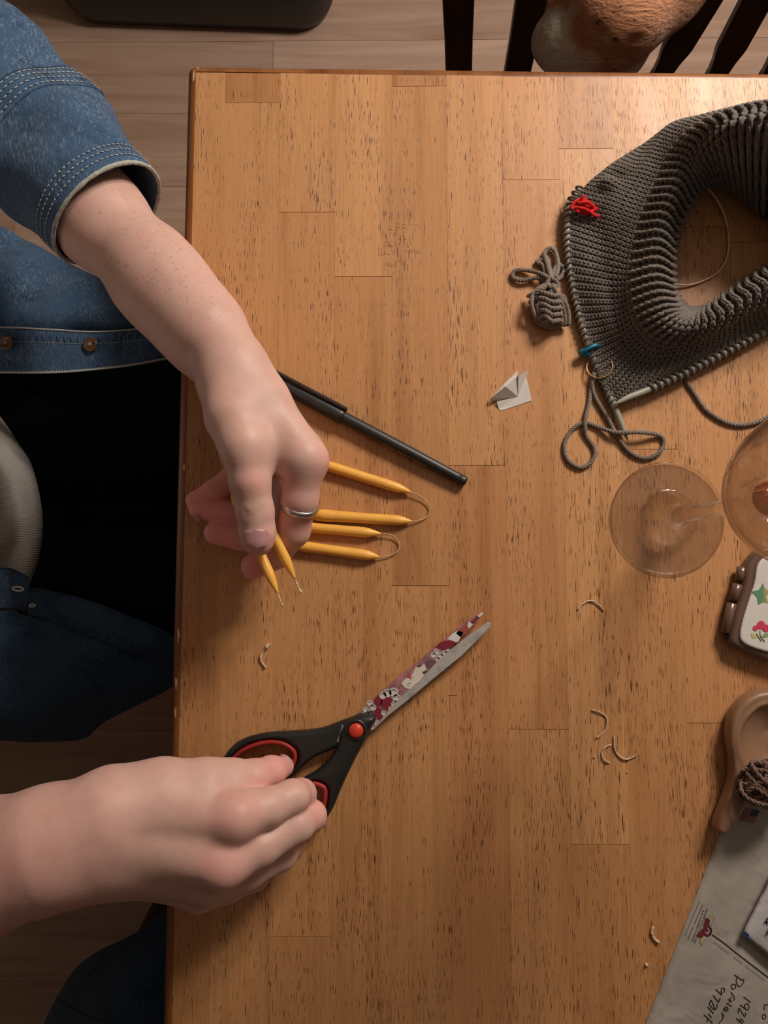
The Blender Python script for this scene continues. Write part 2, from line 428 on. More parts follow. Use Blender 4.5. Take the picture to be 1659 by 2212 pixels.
# ================================================================== SETTING: floor of planks
FZ = -0.74
fl = mesh('floor', *boxv(-2.4, 2.2, -2.2, 2.2, FZ-.05, FZ-.012), m=plain('subfloor', (.10, .06, .04), .9), smooth=False); tag(fl, kind='structure')
rnd = random.Random(3); pw = .128; y = -2.2; row = 0
yref = P(300, 246, FZ).y; y = yref-18*pw
while y < 2.1:
    x = -2.4-rnd.random()*1.0
    if abs((y+pw)-yref) < .01: x = P(590, 110, FZ).x-1.2*3
    if abs(y-yref) < .01: x = P(590, 110, FZ).x-1.2*2
    while x < 2.2:
        L = 1.2; x0, x1 = max(x, -2.4), min(x+L, 2.2)
        if x1-x0 > .02:
            o = mesh('plank', *boxv(x0+.0003, x1-.0003, y+.0003, y+pw-.0003, FZ-.012, FZ), m=M_FLOOR, parent=fl, smooth=False)
        x += L
    y += pw; row += 1

tag(mesh('ceiling', *boxv(-2.5, 2.3, -2.3, 2.25, 1.66, 1.72), m=plain('ceiling_paint', (.40, .37, .33), .9, .02, 10), smooth=False), kind='structure')
M_WALL = plain('painted_wall', (.34, .30, .26), .9, .03, 20)
tag(mesh('wall_back', *boxv(-2.4, 2.2, 2.15, 2.25, FZ-.01, 1.7), m=M_WALL, smooth=False), kind='structure')
tag(mesh('wall_left', *boxv(-2.5, -2.4, -2.2, 2.25, FZ-.01, 1.7), m=M_WALL, smooth=False), kind='structure')
# ================================================================== TABLE
XL0, YT0 = P(404, 137)[:2]; XLs = (-.1444+.1416)/(-.2809-.3475); XR0, YR0 = P(1659, 152)[:2]; YTs = (YR0-YT0)/(XR0-XL0)
ER = .0062
def xl(y): return XL0+XLs*(y-YT0)
def yt(x): return YT0+YTs*(x-XL0)
TX1, TY0, TZ = .95, -.80, -.026
table = empty('dining_table', (.4, -.25, FZ), 'honey-brown wooden butcher-block dining table with rounded worn edges', 'table')
cols = [None, -.1150, -.0773, -.0393, -.0010, .0362, .0735, .1117, .1485]
while cols[-1] < TX1-.06: cols.append(cols[-1]+.0379)
cols.append(TX1)
joints = {0: [.125, -.42], 1: [.319, -.12, -.5], 2: [.2415, -.228, -.6], 3: [.1968, -.33], 4: [.33, -.009, -.45], 5: [.0695, -.36], 6: [.2635, -.10, -.55],
          7: [.285, -.171], 8: [.08, -.30], 9: [P(1520, 1562)[1], .23, -.5], 10: [P(1620, 523)[1], -.26], 11: [.15, -.2], 12: [.05, -.4]}
for i in range(len(cols)-1):
    js = [None]+sorted(joints.get(i, [.3-(i*.37) % .5, -.3-(i*.21) % .3]), reverse=True)+[TY0]
    for k in range(len(js)-1):
        g = .00016; s_ = .00003
        def X(side, yy): return (xl(yy)+ER) if (i == 0 and side == 0) else cols[i+side]+(s_ if side == 0 else -s_)
        y1 = js[k]-g if js[k] is not None else None; y0 = js[k+1]+g
        def Y1(xx): return (yt(xx)-ER) if y1 is None else y1
        a = (X(0, y0), y0); b = (X(1, y0), y0); xa, xb = X(0, .3 if y1 is None else y1), X(1, 0)
        c = (xb, Y1(xb)); d = (xa, Y1(xa))
        dz = random.uniform(-.00004, .00004)
        v, f = hexa([(*q, TZ+.002) for q in (a, b, c, d)], [(*q, dz) for q in (a, b, c, d)])
        mesh('stave', v, f, M_TABLE, table, False)
# rounded edge running along the left and top sides
mb = MB(); prof = [(ER+.001, -.0001), (ER, 0)]+[(ER-ER*math.sin(a), -ER+ER*math.cos(a)) for a in np.linspace(.12, math.pi/2, 9)]+[(0, TZ+.003), (.003, TZ), (ER+.02, TZ)]
cn = []
for d, z in prof:
    x0 = xl(TY0)+d; cx_, cy_ = XL0+d, YT0-d; rc = max(.0055-d, .0006)
    line = [(x0, TY0, z)]+[(xl(yy)+d, yy, z) for yy in np.linspace(TY0+.1, cy_-rc, 14)]
    line += [(cx_+rc-rc*math.cos(t), cy_-rc+rc*math.sin(t), z) for t in np.linspace(.1, math.pi/2-.1, 5)]
    line += [(xx, yt(xx)-d, z) for xx in np.linspace(cx_+rc, TX1, 14)]
    cn.append(line)
n = len(cn[0]); v = [p for l in cn for p in l]; f = []
for i in range(len(cn)-1):
    for j in range(n-1): f.append((i*n+j, (i+1)*n+j, (i+1)*n+j+1, i*n+j+1))
M_EDGE = wood('table_edge', (.16, .052, .016), (.36, .145, .042), (50, 3, 50), .36, 5)
mesh('rounded_edge', v, f, M_EDGE, table)
mesh('underboard', *boxv(xl(0)+.012, TX1-.01, TY0+.01, YT0-.03, TZ-.001, TZ+.0015), m=M_EDGE, parent=table, smooth=False)
for nm, b in (('apron', (xl(0)+.06, xl(0)+.08, TY0+.08, YT0-.08, TZ-.09, TZ-.001)), ('apron', (xl(0)+.06, TX1-.08, YT0-.09, YT0-.07, TZ-.09, TZ-.001)),
              ('apron', (TX1-.08, TX1-.06, TY0+.08, YT0-.08, TZ-.09, TZ-.001)), ('apron', (xl(0)+.06, TX1-.08, TY0+.07, TY0+.09, TZ-.09, TZ-.001))):
    mesh(nm, *boxv(*b), m=M_EDGE, parent=table, smooth=False)
for lx in (xl(0)+.085, TX1-.085):
    for ly in (TY0+.1, YT0-.1):
        v, f = lathe([(.018, FZ), (.02, FZ+.02), (.024, FZ+.12), (.03, FZ+.4), (.034, FZ+.56), (.027, FZ+.58), (.036, FZ+.60), (.036, TZ-.002)], 20)
        mesh('leg', [(a+lx, b+ly, c) for a, b, c in v], f, M_EDGE, table)
# pale chips where the finish has worn off the edge
M_CHIP = plain('bare_wood_chip', (.62, .42, .24), .8)
for k, (px, py, w, h, z) in enumerate([(418, 144, 11, 5, -.0003), (418, 160, 2.6, 17, -.0003), (386, 1372, 3, 16, -.0012), (381, 1475, 3, 12, -.0016), (379, 1538, 2.5, 12, -.0016), (398, 1010, 3, 7, -.0008)]):
    pp = []
    for t in np.linspace(0, 2*math.pi, 9)[:-1]:
        r = 1+.35*math.sin(3*t+k); q = P(px+w*r*math.cos(t), py+h*r*math.sin(t), z+.0004)
        d = min(max(q.x-xl(q.y), .0), ER); e = min(max(yt(q.x)-q.y, 0), ER)
        zz = -ER+math.sqrt(max(ER*ER-(ER-d)**2-(ER-e)**2, 1e-9))
        pp.append((q.x, q.y, min(zz, 0)+.0003))
    mesh('worn_chip', pp+[(a, b, c-.0006) for a, b, c in pp], [tuple(range(8))[::-1], tuple(range(8, 16))]+[(i, (i+1) % 8, 8+(i+1) % 8, 8+i) for i in range(8)], M_CHIP, table, False)

# ================================================================== BLACK PLASTIC BIN on the floor
M_BIN = plain('black_plastic', (.010, .011, .011), .45, .2, 30)
binr = empty('storage_bin', P(430, -140, FZ), 'black plastic bin with rounded corners on the wooden floor', 'bin')
def rrect(x0, x1, y0, y1, r, n=8, sk=0.0):
    out = []
    for cx_, cy_, a0 in ((x1-r, y1-r, 0), (x0+r, y1-r, 90), (x0+r, y0+r, 180), (x1-r, y0+r, 270)):
        for k in range(n+1):
            a = math.radians(a0+90*k/n); out.append((cx_+r*math.cos(a), cy_+r*math.sin(a)))
    return [(x, yy+sk*(x-x0)) for x, yy in out]
bx0, by0 = P(133, 60, FZ+.02)[:2]; bx1 = P(722, 72, FZ+.02)[0]
def shell(levels, name, m, parent, n=8):
    v = []; f = []; k = None
    for (ins, z, r) in levels:
        ring = rrect(bx0+ins, bx1-ins, by0+.012+ins, by0+.42-ins, r, n, -.045); k = len(ring); v += [(x, yy, z) for x, yy in ring]
    for i in range(len(levels)-1):
        for j in range(k): f.append((i*k+j, i*k+(j+1) % k, (i+1)*k+(j+1) % k, (i+1)*k+j))
    f.append(tuple(reversed(range(k)))); f.append(tuple((len(levels)-1)*k+j for j in range(k)))
    return mesh(name, v, f, m, parent)
shell([(.02, FZ, .05), (.008, FZ+.006, .055), (0, FZ+.03, .06), (-.0, FZ+.17, .06)], 'body', M_BIN, binr)
shell([(-.008, FZ+.171, .066), (-.008, FZ+.185, .066), (.0, FZ+.20, .06), (.03, FZ+.207, .05)], 'lid', M_BIN, binr)

# ================================================================== DARK CHAIR behind the far edge
chair = empty('slatted_chair', (.30, .50, FZ), 'dark brown wooden chair with a fan of tapered slats beyond the table end', 'chair')
def onback(px, py):                        # meets the leaning plane of the chair back
    z = -.25
    for _ in range(40):
        p = P(px, py, z); z += ((p.y-.505)/.28-.32-z)*.0 + 0
        break
    o = Vector((0, 0, CAMZ)); d = (P(px, py, 0)-o)
    # plane: y = .505 + (z+.32)*.22
    t = (.505+(o.z+.32)*.22)/(d.y-d.z*.22); return o+d*t
slats = [((991, 150), (990, 0), 31, 33), ((1118, 150), (1147, 0), 29, 34), ((1212, 150), (1262, 0), 27, 30), ((1320, 160), (1400, 0), 27, 31), ((1434, 150), (1523, 0), 25, 34), ((1552, 152), (1640, -12), 26, 36), ((1668, 155), (1775, -15), 26, 36)]
ends = []
for k, (a, b, wa, wb) in enumerate(slats):
    A, B = onback(*a), onback(*b); D = (B-A)
    pts = [A-D*1.1, A, A+D*.35 if k > 3 else A+D*.5, B, B+D*.75]; ends.append(pts[-1])
    ws = [.0125, .0138, .0145 if k > 3 else .0140, .0150, .0155]
    if k > 3: ws[1] = .0105; pts[1] = A+Vector((.0, 0, 0)); ws[2] = .0150
    cs = cr(pts, 5); wl = np.interp(np.linspace(0, 4, len(cs)), range(5), ws)
    side = Vector((1, 0, 0)); v = []; f = []
    nrm = Vector((0, -1, .22)).normalized()
    for i, p in enumerate(cs):
        p = Vector(p)
        for sx, sn in ((-1, -1), (1, -1), (1, 1), (-1, 1)): v.append(p+side*sx*wl[i]+nrm*sn*.0055)
    for i in range(len(cs)-1):
        for j in range(4): f.append((i*4+j, i*4+(j+1) % 4, (i+1)*4+(j+1) % 4, (i+1)*4+j))
    f += [(3, 2, 1, 0), tuple(len(v)-4+j for j in range(4))]
    bevel(mesh('slat', v, f, M_DARKWOOD, chair, False), .002, 2)
s0, s1 = .03, .60
bevel(mesh('seat', *boxv(s0+.02, s1-.02, .15, .505, -.33, -.305), m=M_DARKWOOD, parent=chair, smooth=False), .008)
bevel(mesh('top_rail', *boxv(ends[0].x-.05, ends[-1].x+.05, ends[3].y-.014, ends[3].y+.014, ends[3].z-.012, ends[3].z+.045), m=M_DARKWOOD, parent=chair, smooth=False), .008)
for lx in (s0+.05, s1-.05):
    for ly in (.18, .49): bevel(mesh('leg', *boxv(lx-.018, lx+.018, ly-.018, ly+.018, FZ, -.331), m=M_DARKWOOD, parent=chair, smooth=False), .004)

# ================================================================== DOG sitting on that chair
def dog_mat():
    m, nt, b = NT('dog_coat'); mp = mapping(nt, (1, 1, 1)); n = noise(nt, mapping(nt, (60, 320, 260), rot=(0, 0, .9)), 1, 4, .6)
    at = nd(nt, 'ShaderNodeAttribute', attribute_name='white')
    tan = ramp(nt, [(.3, c4((.42, .17, .075))), (.7, c4((.58, .28, .15)))], n.outputs[0])
    wh = ramp(nt, [(.3, c4((.56, .48, .37))), (.7, c4((.80, .72, .60)))], n.outputs[0])
    n2 = noise(nt, mapping(nt, (55, 190, 120), rot=(0, 0, .75)), 1, 2, .5)
    sp = ramp(nt, [(.64, (0, 0, 0, 1)), (.69, (1, 1, 1, 1))], n2.outputs[0])
    t = mix(nt, sp.outputs[0], tan.outputs[0], (.10, .03, .012))
    nt.links.new(mix(nt, at.outputs['Fac'], t, wh.outputs[0]), b.inputs['Base Color'])
    b.inputs['Roughness'].default_value = .8; b.inputs['Sheen Weight'].default_value = .2; bump(nt, b, n.outputs[0], .8, .003); return m
def attr(o, name, val):
    a = o.data.attributes.new(name, 'FLOAT', 'POINT'); a.data.foreach_set('value', np.ascontiguousarray(val, np.float32))
D0 = P(1290, 60, -.20)
dg = Field(D0+Vector((-.17, -.14, -.20)), D0+Vector((.32, .14, .25)), .0035)
dz = -.19
chest = P(1262, 68, dz); neck = P(1345, 5, dz+.012); hd = P(1500, -190, dz+.02); rump = P(1215, 40, dz-.02)
dg.join(dg.chain([P(1258, 60, dz-.03), P(1300, 36, dz-.02), neck], [.047, .052, .045], .02), .001)
dg.join(dg.chain([neck, P(1420, -60, dz+.015), hd], [.045, .042, .045], .02), .02)
dg.join(dg.chain([P(1400, 42, dz-.01), P(1462, 4, dz+.010), P(1492, -25, dz+.018)], [.012, .014, .014], .01), .02)
dg.join(dg.chain([P(1228, 75, dz-.035), P(1215, 20, dz-.03), P(1260, -30, dz-.02)], [.034, .036, .04], .02), .012)
dg.join(dg.chain([P(1330, 105, dz-.045), P(1330, 60, dz-.03)], [.032, .036], .02), .010)
dg.join(dg.chain([P(1258, 120, dz-.04), P(1266, 70, dz-.02)], [.026, .03], .02), .008)
dg.join(dg.chain([P(1250, -40, dz-.03), P(1330, -60, dz-.04)], [.05, .055], .02), .02)
for a_, b_, am in (((1196, -5), (1228, 70), .0040), ((1222, 0), (1262, 95), .0035), ((1168, 60), (1240, 128), .0045), ((1290, 60), (1300, 135), .003), ((1255, 95), (1350, 125), .003), ((1385, 60), (1350, 115), .004)):
    for zz_ in (dz+.012, dz+.024, dz+.002):
        sl, d = dg.chain([P(*a_, zz_), P(*b_, zz_)], [0, 0], mg=.016); dg.d[sl] += (am*np.exp(-(d/.0055)**2)).astype(np.float32)
for q in ((1250, 95), (1340, 90)):         # forelegs down to the seat
    a = P(q[0], q[1], dz-.05); dg.join(dg.chain([a, Vector((a.x, a.y, -.292))], [.020, .013], .01), .015)
    dg.join(dg.ell(Vector((a.x, a.y-.008, -.293)), (.015, .022, .012)), .008)
for a in (hd+Vector((0, .0, .01)),):       # muzzle and ears on the head beyond the frame
    dg.join(dg.chain([a, a+Vector((.06, .03, -.01)), a+Vector((.085, .04, -.015))], [.04, .022, .017], .02), .015)
    dg.join(dg.chain([a+Vector((-.01, .04, .01)), a+Vector((-.02, .055, -.035))], [.014, .02], .01), .008)
    dg.join(dg.chain([a+Vector((.0, -.042, .01)), a+Vector((-.01, -.055, -.03))], [.014, .018], .01), .008)
V, Q = dg.mesh(); V = relax(V, Q, 3)
dog = empty('dog', (chest.x, chest.y, -.305), 'brown speckled and white dog seated on the dark slatted chair', 'dog')
ob = npmesh('body', V, Q, dog_mat(), dog)
a_, b_ = P(1235, -20, dz+.04), P(1375, 130, dz+.04); ax_ = (b_-a_).normalized(); nx_ = Vector((ax_.y, -ax_.x, 0))
side = (V-np.array(a_))@np.array([-ax_.y, ax_.x, 0]); side = -side
edge = .004*np.sin(V[:, 0]*170)+.004*np.sin(V[:, 1]*230+V[:, 0]*90)
wh = np.clip((side+edge+.003)/.010, 0, 1)
wh = np.maximum(wh, np.clip((dz-.018-V[:, 2])/.012, 0, 1)*(V[:, 2] > -.4)*.9)
attr(ob, 'white', wh)
hm = plain('dog_eye', (.012, .006, .004), .1)
for s in (1, -1):
    c = hd+Vector((.036, .012+.022*s, .022)); v, f = lathe([(.0001, -.005), (.0045, -.003), (.0055, 0), (.0045, .003), (.0001, .005)], 14)
    mesh('eye', [(c.x+a, c.y+b, c.z+d) for a, b, d in v], f, hm, dog)
c = hd+Vector((.10, .046, -.012)); v, f = lathe([(.0001, -.007), (.007, -.004), (.009, 0), (.007, .004), (.0001, .006)], 14)
mesh('nose', [(c.x+a*.8, c.y+b, c.z+d) for a, b, d in v], f, hm, dog)

# ================================================================== BLACK MARKER PEN
M_BLK = plain('black_matte_plastic', (.018, .018, .018), .42, .15, 80, bs=.08, bscale=1200)
M_BLK2 = plain('black_gloss_plastic', (.012, .012, .013), .25)
pr_ = .0036
e1 = P(1006, 1041, .0036); e0 = P(733, 897, .0048); ax = (e1-e0).normalized(); sd = Vector((ax.y, -ax.x, 0))
pen = empty('marker_pen', (e0+ax*.02), 'black marker pen with its clip cap lying on the table beside the upper hand', 'pen')
def revolve(prof, o, d, k=28):             # prof of (distance along, radius)
    return tube([o+d*t for t, r in prof], [r for t, r in prof], k)
L = (e1-e0).length
mesh('barrel', *revolve([(-.03, .0036), (0, .0040), (.02, .0040), (L*.6, .0039), (L-.006, .0034), (L-.0052, .00325), (L-.005, .0034), (L-.001, .0034), (L, .0030), (L, .0012)], e0, ax), m=M_BLK, parent=pen)
mesh('end_plug', *revolve([(L-.0005, .0002), (L-.0003, .0024), (L+.0004, .0022), (L+.0005, .0002)], e0, ax), m=M_BLK2, parent=pen)
mesh('cap', *revolve([(-.066, .0006), (-.066, .0036), (-.064, .0042), (-.004, .0050), (.0, .0051), (.0028, .0050), (.0031, .0046), (.0031, .0035)], e0, ax), m=M_BLK, parent=pen)
cl = MB()
up = Vector((-sd.x, -sd.y, 0)) if sd.y < 0 else sd
up = up if up.y > 0 else -up
cn_ = (up*.80+Vector((0, 0, .6))).normalized(); ct = ax.cross(cn_)
def bar(o, d, w, n, x0, x1, y0, y1, z0, z1):
    v = [o+d*a+w*b+n*c for c in (z0, z1) for a, b in ((x0, y0), (x1, y0), (x1, y1), (x0, y1))]
    return v, [(0, 3, 2, 1), (4, 5, 6, 7), (0, 1, 5, 4), (1, 2, 6, 5), (2, 3, 7, 6), (3, 0, 4, 7)]
b1 = bar(e0, ax, ct, cn_, -.062, .0035, -.0016, .0016, .0054, .0072); cl.add(*b1)
b1 = bar(e0, ax, ct, cn_, -.064, -.055, -.0016, .0016, .0035, .0060); cl.add(*b1)
b1 = bar(e0, ax, ct, cn_, -.001, .0030, -.0014, .0014, .0049, .0058); cl.add(*b1)
bevel(cl.build('clip', M_BLK2, pen, False), .0005, 2)
M_EMB = plain('dark_emboss', (.035, .034, .033), .6)
mb = MB()
for k in range(14):
    a = random.uniform(-.5, .7); t = random.uniform(-.0040, .0002); n_ = (Vector((0, 0, 1))*math.cos(a)+up*math.sin(a)); w_ = ax.cross(n_)
    mb.add(*bar(e0+n_*.0047, ax, w_, n_, t, t+.0005, -.0004, .0004, 0, .0004))
mb.build('embossed_mark', M_EMB, pen, False)
M_GOLDPR = plain('gold_print', (.42, .30, .13), .5)
mb = MB()
for k in range(26):
    t = .034+k*.0012; a = -1.18+.05*math.sin(k*2.1); n_ = (Vector((0, 0, 1))*math.cos(a)+up*math.sin(a)); w_ = ax.cross(n_)
    if k in (7, 8, 15, 16, 17): continue
    mb.add(*bar(e0+n_*.00385, ax, w_, n_, t, t+.0007, -.0004-(k % 3)*.0002, .0003, 0, .00012))
mb.build('gold_lettering', M_GOLDPR, pen, False)

# ================================================================== BEESWAX CANDLES in pairs joined by a wick
M_WICK = plain('wick_cotton', (.60, .42, .22), .9, .2, 300, bs=.4, bscale=900)
M_WICKP = plain('waxed_wick', (.66, .55, .33), .8, .15, 300)
def candle(a, b, ra, rb, parent, tip=.010, base='round', k=20):
    """from butt a to tapered wick end b"""
    a, b = Vector(a), Vector(b); d = b-a; L = d.length; pts = []; rr = []
    if base == 'round': prof = [(0, .15), (.0008, .62), (.0025, .92), (.006, 1.02)]
    elif base == 'bulb': prof = [(0, .2), (.001, .72), (.003, 1.05), (.008, 1.12), (.013, 1.08), (.018, 1.0)]
    else: prof = [(0, 1)]
    prof = [(t/L, ra*s) for t, s in prof]
    for t in np.linspace(.25 if L > .07 else .35, 1-tip/L, 7): prof.append((t, (ra+(rb-ra)*t)*(1+.018*math.sin(t*17+ra*4000))))
    e = (1-tip/L); prof += [(e+(1-e)*.3, rb*.88), (e+(1-e)*.6, rb*.62), (e+(1-e)*.85, rb*.36), (1, rb*.20)]
    for t, r in prof:
        q = a+d*t; pts.append(q+Vector((0, 0, (rb*.2 if False else 0)))); rr.append(r)
    return mesh('candle', *tube(pts, rr, k), m=M_WAX, parent=parent)
def wickobj(pts, r, parent, m=M_WICK, name='wick'):
    path = resample([Vector(p) for p in cr(pts, 8)], .0007)
    return mesh(name, *yarn(path, r, 2, .0022, 5), m=m, parent=parent)
cr_ = .0034
g1 = empty('candle_pair', P(790, 1090, 0), 'pair of yellow dipped beeswax candles joined by a looped wick, lying nearest the black pen', 'candle', 'candle pairs lying on the table')
candle(P(640, 985, cr_), P(888, 1063, .0030), .0035, .0033, g1, .011)
candle(P(675, 1112, cr_+.0006), P(889, 1126, .0030), .0036, .0033, g1, .009, 'bulb')
wickobj([P(880, 1061, .003), P(900, 1068, .0028), P(918, 1079, .0022), P(929, 1097, .0016), P(922, 1116, .0014), P(905, 1124, .0018), P(884, 1126, .0028)], .0005, g1)
g2 = empty('candle_pair', P(740, 1170, 0), 'pair of yellow dipped beeswax candles joined by a looped wick, lying nearer the scissors', 'candle', 'candle pairs lying on the table')
candle(P(590, 1132, cr_), P(823, 1153, .0030), .0033, .0033, g2, .011)
candle(P(575, 1169, cr_), P(819, 1203, .0030), .0034, .0034, g2, .009)
wickobj([P(815, 1152, .003), P(835, 1153, .0028), P(853, 1160, .002), P(863, 1175, .0014), P(858, 1191, .0014), P(842, 1200, .0016), P(828, 1202, .002), P(812, 1203, .0028)], .0005, g2)
# two cut candles held between thumb and fingers
g3 = empty('held_candle', P(590, 1250, .03), 'held yellow candle pinched directly under the thumb nail', 'candle', 'candles held in the hand')
candle(P(505, 1065, .046), P(601, 1283, .052), .0032, .0029, g3, .013)
wickobj([P(598, 1277, .052), P(603, 1290, .0525), P(606, 1300, .052), P(611, 1309, .0515)], .0006, g3, M_WICKP)
g4 = empty('held_candle', P(630, 1230, .03), 'held yellow candle beside the thumb, crossing the ringed finger', 'candle', 'candles held in the hand')
candle(P(538, 1045, .056), P(638, 1252, .050), .0032, .0029, g4, .013)
wickobj([P(636, 1248, .050), P(642, 1262, .050), P(647, 1274, .0495), P(650, 1279, .049)], .00062, g4, M_WICKP)
mesh('wick_knot', *tube([P(647, 1274, .0497), P(651, 1280, .049)], [.0007, .0010], 8), m=M_WICKP, parent=g4)

# ================================================================== SCISSORS
M_GRIP = plain('red_rubber', (.34, .022, .018), .5, .12, 80)
M_STEEL, nt_, b_ = NT('brushed_steel'); b_.inputs['Metallic'].default_value = .55; b_.inputs['Roughness'].default_value = .42
nn = noise(nt_, mapping(nt_, (1, 1, 1)), 160, 4); rr_ = ramp(nt_, [(.30, (.42, .42, .42, 1)), (.5, (.62, .60, .57, 1))], nn.outputs[0]); nt_.links.new(rr_.outputs[0], b_.inputs['Base Color'])
HB = plain('black_handle', (.016, .018, .017), .38, .2, 60, bs=.06, bscale=900)
sc = empty('scissors', P(770, 1580, 0), 'open scissors with black handles, red grips and a printed blade, held by the lower hand', 'scissors')
zs = .004                                   # underside of the handles
def xy(pts, z): return [tuple(P(a, b, z)[:2]) for a, b in pts]
upo = cr([(806, 1539), (790, 1540), (768, 1547), (737, 1558), (691, 1574), (633, 1580), (575, 1584), (525, 1597), (494, 1620), (475, 1655), (470, 1695), (482, 1728), (512, 1742), (556, 1735), (596, 1713), (630, 1680), (656, 1655), (679, 1637), (718, 1620), (738, 1612), (770, 1600), (800, 1572)], 5, True)
uph = cr([(484, 1662), (509, 1628), (540, 1609), (579, 1599), (614, 1603), (637, 1619), (641, 1638), (630, 1662), (600, 1690), (560, 1712), (520, 1718), (492, 1702)], 5, True)
loo = cr([(803, 1545), (812, 1556), (803, 1572), (787, 1605), (772, 1632), (754, 1668), (737, 1705), (719, 1748), (696, 1782), (671, 1808), (648, 1830), (622, 1852), (590, 1872), (556, 1880), (540, 1862), (552, 1830), (590, 1790), (620, 1740), (640, 1705), (655, 1684), (679, 1670), (706, 1647), (722, 1626), (730, 1605), (738, 1575), (768, 1547)], 5, True)
loh = cr([(671, 1690), (690, 1690), (705, 1700), (707, 1722), (701, 1750), (688, 1775), (664, 1796), (630, 1824), (598, 1848), (572, 1860), (570, 1842), (596, 1812), (630, 1768), (650, 1722)], 5, True)
def off(poly, d):                          # inset a polygon of (x, y)
    p = np.array(ccw([tuple(q) for q in poly])); t = np.roll(p, -1, 0)-np.roll(p, 1, 0); t /= np.linalg.norm(t, axis=1)[:, None]+1e-12
    return [tuple(a) for a in p+np.stack([-t[:, 1], t[:, 0]], 1)*d]
def plobj(name, outer, holes, z0, z1, rnd, m, parent, h=.0006, dome=0):
    V, Q = plate(outer, holes, z0, z1, rnd, h, dome); V = relax(V, Q, 2); return npmesh(name, V, Q, m, parent)
UO, UH = xy(upo, .009), xy(uph, .009); LO, LH = xy(loo, .013), xy(loh, .012)
plobj('upper_handle', UO, [UH], zs-.0025, .0105, .0035, HB, sc)['label'] = 'black handle with the thumb loop'
plobj('lower_handle', LO, [LH], zs-.0015, .0140, .0040, HB, sc, dome=.001)['label'] = 'black handle with the finger loop'
plobj('grip', off(UH, -.0002), [off(UH, .0024)], zs-.002, .0112, .0011, M_GRIP, sc, .0005)['label'] = 'red rubber liner of the thumb loop'
plobj('grip', off(LH, -.0002), [off(LH, .0026)], zs-.001, .0146, .0012, M_GRIP, sc, .0005)['label'] = 'red rubber liner of the finger loop'
v, f = lathe([(.0001, 0), (.0046, 0), (.0046, .0008), (.0042, .0018), (.003, .0026), (.0012, .0030), (.0001, .0031)], 36)
M_RED = plain('red_button', (.62, .05, .025), .4); c = P(769, 1578, .0150)
mesh('pivot_button', [(c.x+a, c.y+b, c.z+d) for a, b, d in v], f, M_RED, sc)
v, f = lathe([(.0050, -.0016), (.0050, .0004), (.0066, .0001), (.0072, -.0012)], 36)
mesh('pivot_collar', [(c.x+a, c.y+b, c.z+d) for a, b, d in v], f, HB, sc)
gl = xy([(738, 1566), (742, 1568), (737, 1590), (731, 1605), (727, 1603), (733, 1588)], .0125); M_EDGEM = plain('bright_metal', (.5, .5, .48), .3, metal=.8)
decal('blade_tang', gl, .0100, M_EDGEM, sc, .0012)
# blades
M_PRINT = plain('mauve_print', (.33, .155, .155), .35, .35, 260, spec=.5)
pz0, pz1 = .0045, .0062
pb = [(760, 1560), (766, 1547), (795, 1522), (826, 1491), (856, 1466), (887, 1442), (928, 1408), (968, 1374), (1011, 1339), (1042, 1322), (1044, 1326), (1022, 1352), (980, 1392), (930, 1445), (880, 1500), (840, 1540), (804, 1576), (775, 1590)]
v, f = slab(ccw(xy(pb, pz1)), pz0, pz1); bl = bevel(mesh('printed_blade', v, f, M_PRINT, sc, False), .0003, 1); bl['label'] = 'blade with a printed picture'
sb = [(800, 1580), (820, 1558), (868, 1504), (907, 1470), (953, 1420), (1007, 1377), (1052, 1345), (1060, 1345), (1061, 1353), (1042, 1373), (999, 1416), (941, 1463), (884, 1511), (837, 1548), (806, 1578)]
pp = ccw(xy(sb, .0085)); v, f = slab(pp, .0064, .0080)
v2 = [P(*q, .0080) for q in sb]; bl2 = bevel(mesh('bare_blade', v, f, M_STEEL, sc, False), .0004, 1); bl2['label'] = 'bare grey steel blade'
# the picture printed on the blade: waves, petals and part of a face
DR = plain('dark_red_print', (.20, .018, .03), .4); WH = plain('white_print', (.62, .60, .57), .4); FACE = plain('pale_print', (.66, .60, .53), .4, .05)
INK = plain('ink_print', (.05, .035, .05), .5); LIP = plain('red_print', (.42, .05, .06), .4)
zq = pz1
ZL = [0]
def printed(name, poly, m, lay=0): return decal(name, xy(poly, zq), zq+.00006*lay, m, bl, .00007)
def arc(cx_, cy_, r, a0, a1, n=10): return [(cx_+r*math.cos(math.radians(t)), cy_-r*math.sin(math.radians(t))) for t in np.linspace(a0, a1, n)]
printed('pale_patch', [(869, 1473), (876, 1466), (888, 1462), (893, 1452), (897, 1441), (905, 1440), (917, 1434), (921, 1446), (921, 1455), (900, 1479), (888, 1490), (876, 1486), (868, 1478)], FACE, 1)
printed('red_lips', [(879, 1460), (884, 1453), (887, 1462), (888, 1468), (882, 1464)], LIP, 2)
printed('dark_lash', [(912, 1452), (921, 1447), (922, 1452), (916, 1457)], INK, 2)
printed('dark_brow', [(900, 1441), (907, 1437), (912, 1437), (907, 1441)], INK, 2)
printed('dark_hair', [(918, 1430), (930, 1424), (940, 1427), (942, 1434), (928, 1447), (922, 1440)], plain('hair_print', (.14, .085, .10), .5), 1)
printed('red_blossom', arc(836, 1519, 14, 0, 340, 14), DR, 1)
printed('red_blossom', [(806, 1516), (818, 1500), (826, 1510), (824, 1524), (812, 1527)], DR, 1)
printed('red_petal', [(808, 1535), (815, 1526), (824, 1532), (828, 1545), (826, 1557), (818, 1553), (810, 1546)], DR, 1)
printed('red_petal', [(940, 1398), (950, 1388), (962, 1384), (974, 1383), (984, 1387), (975, 1398), (958, 1405)], DR, 1)
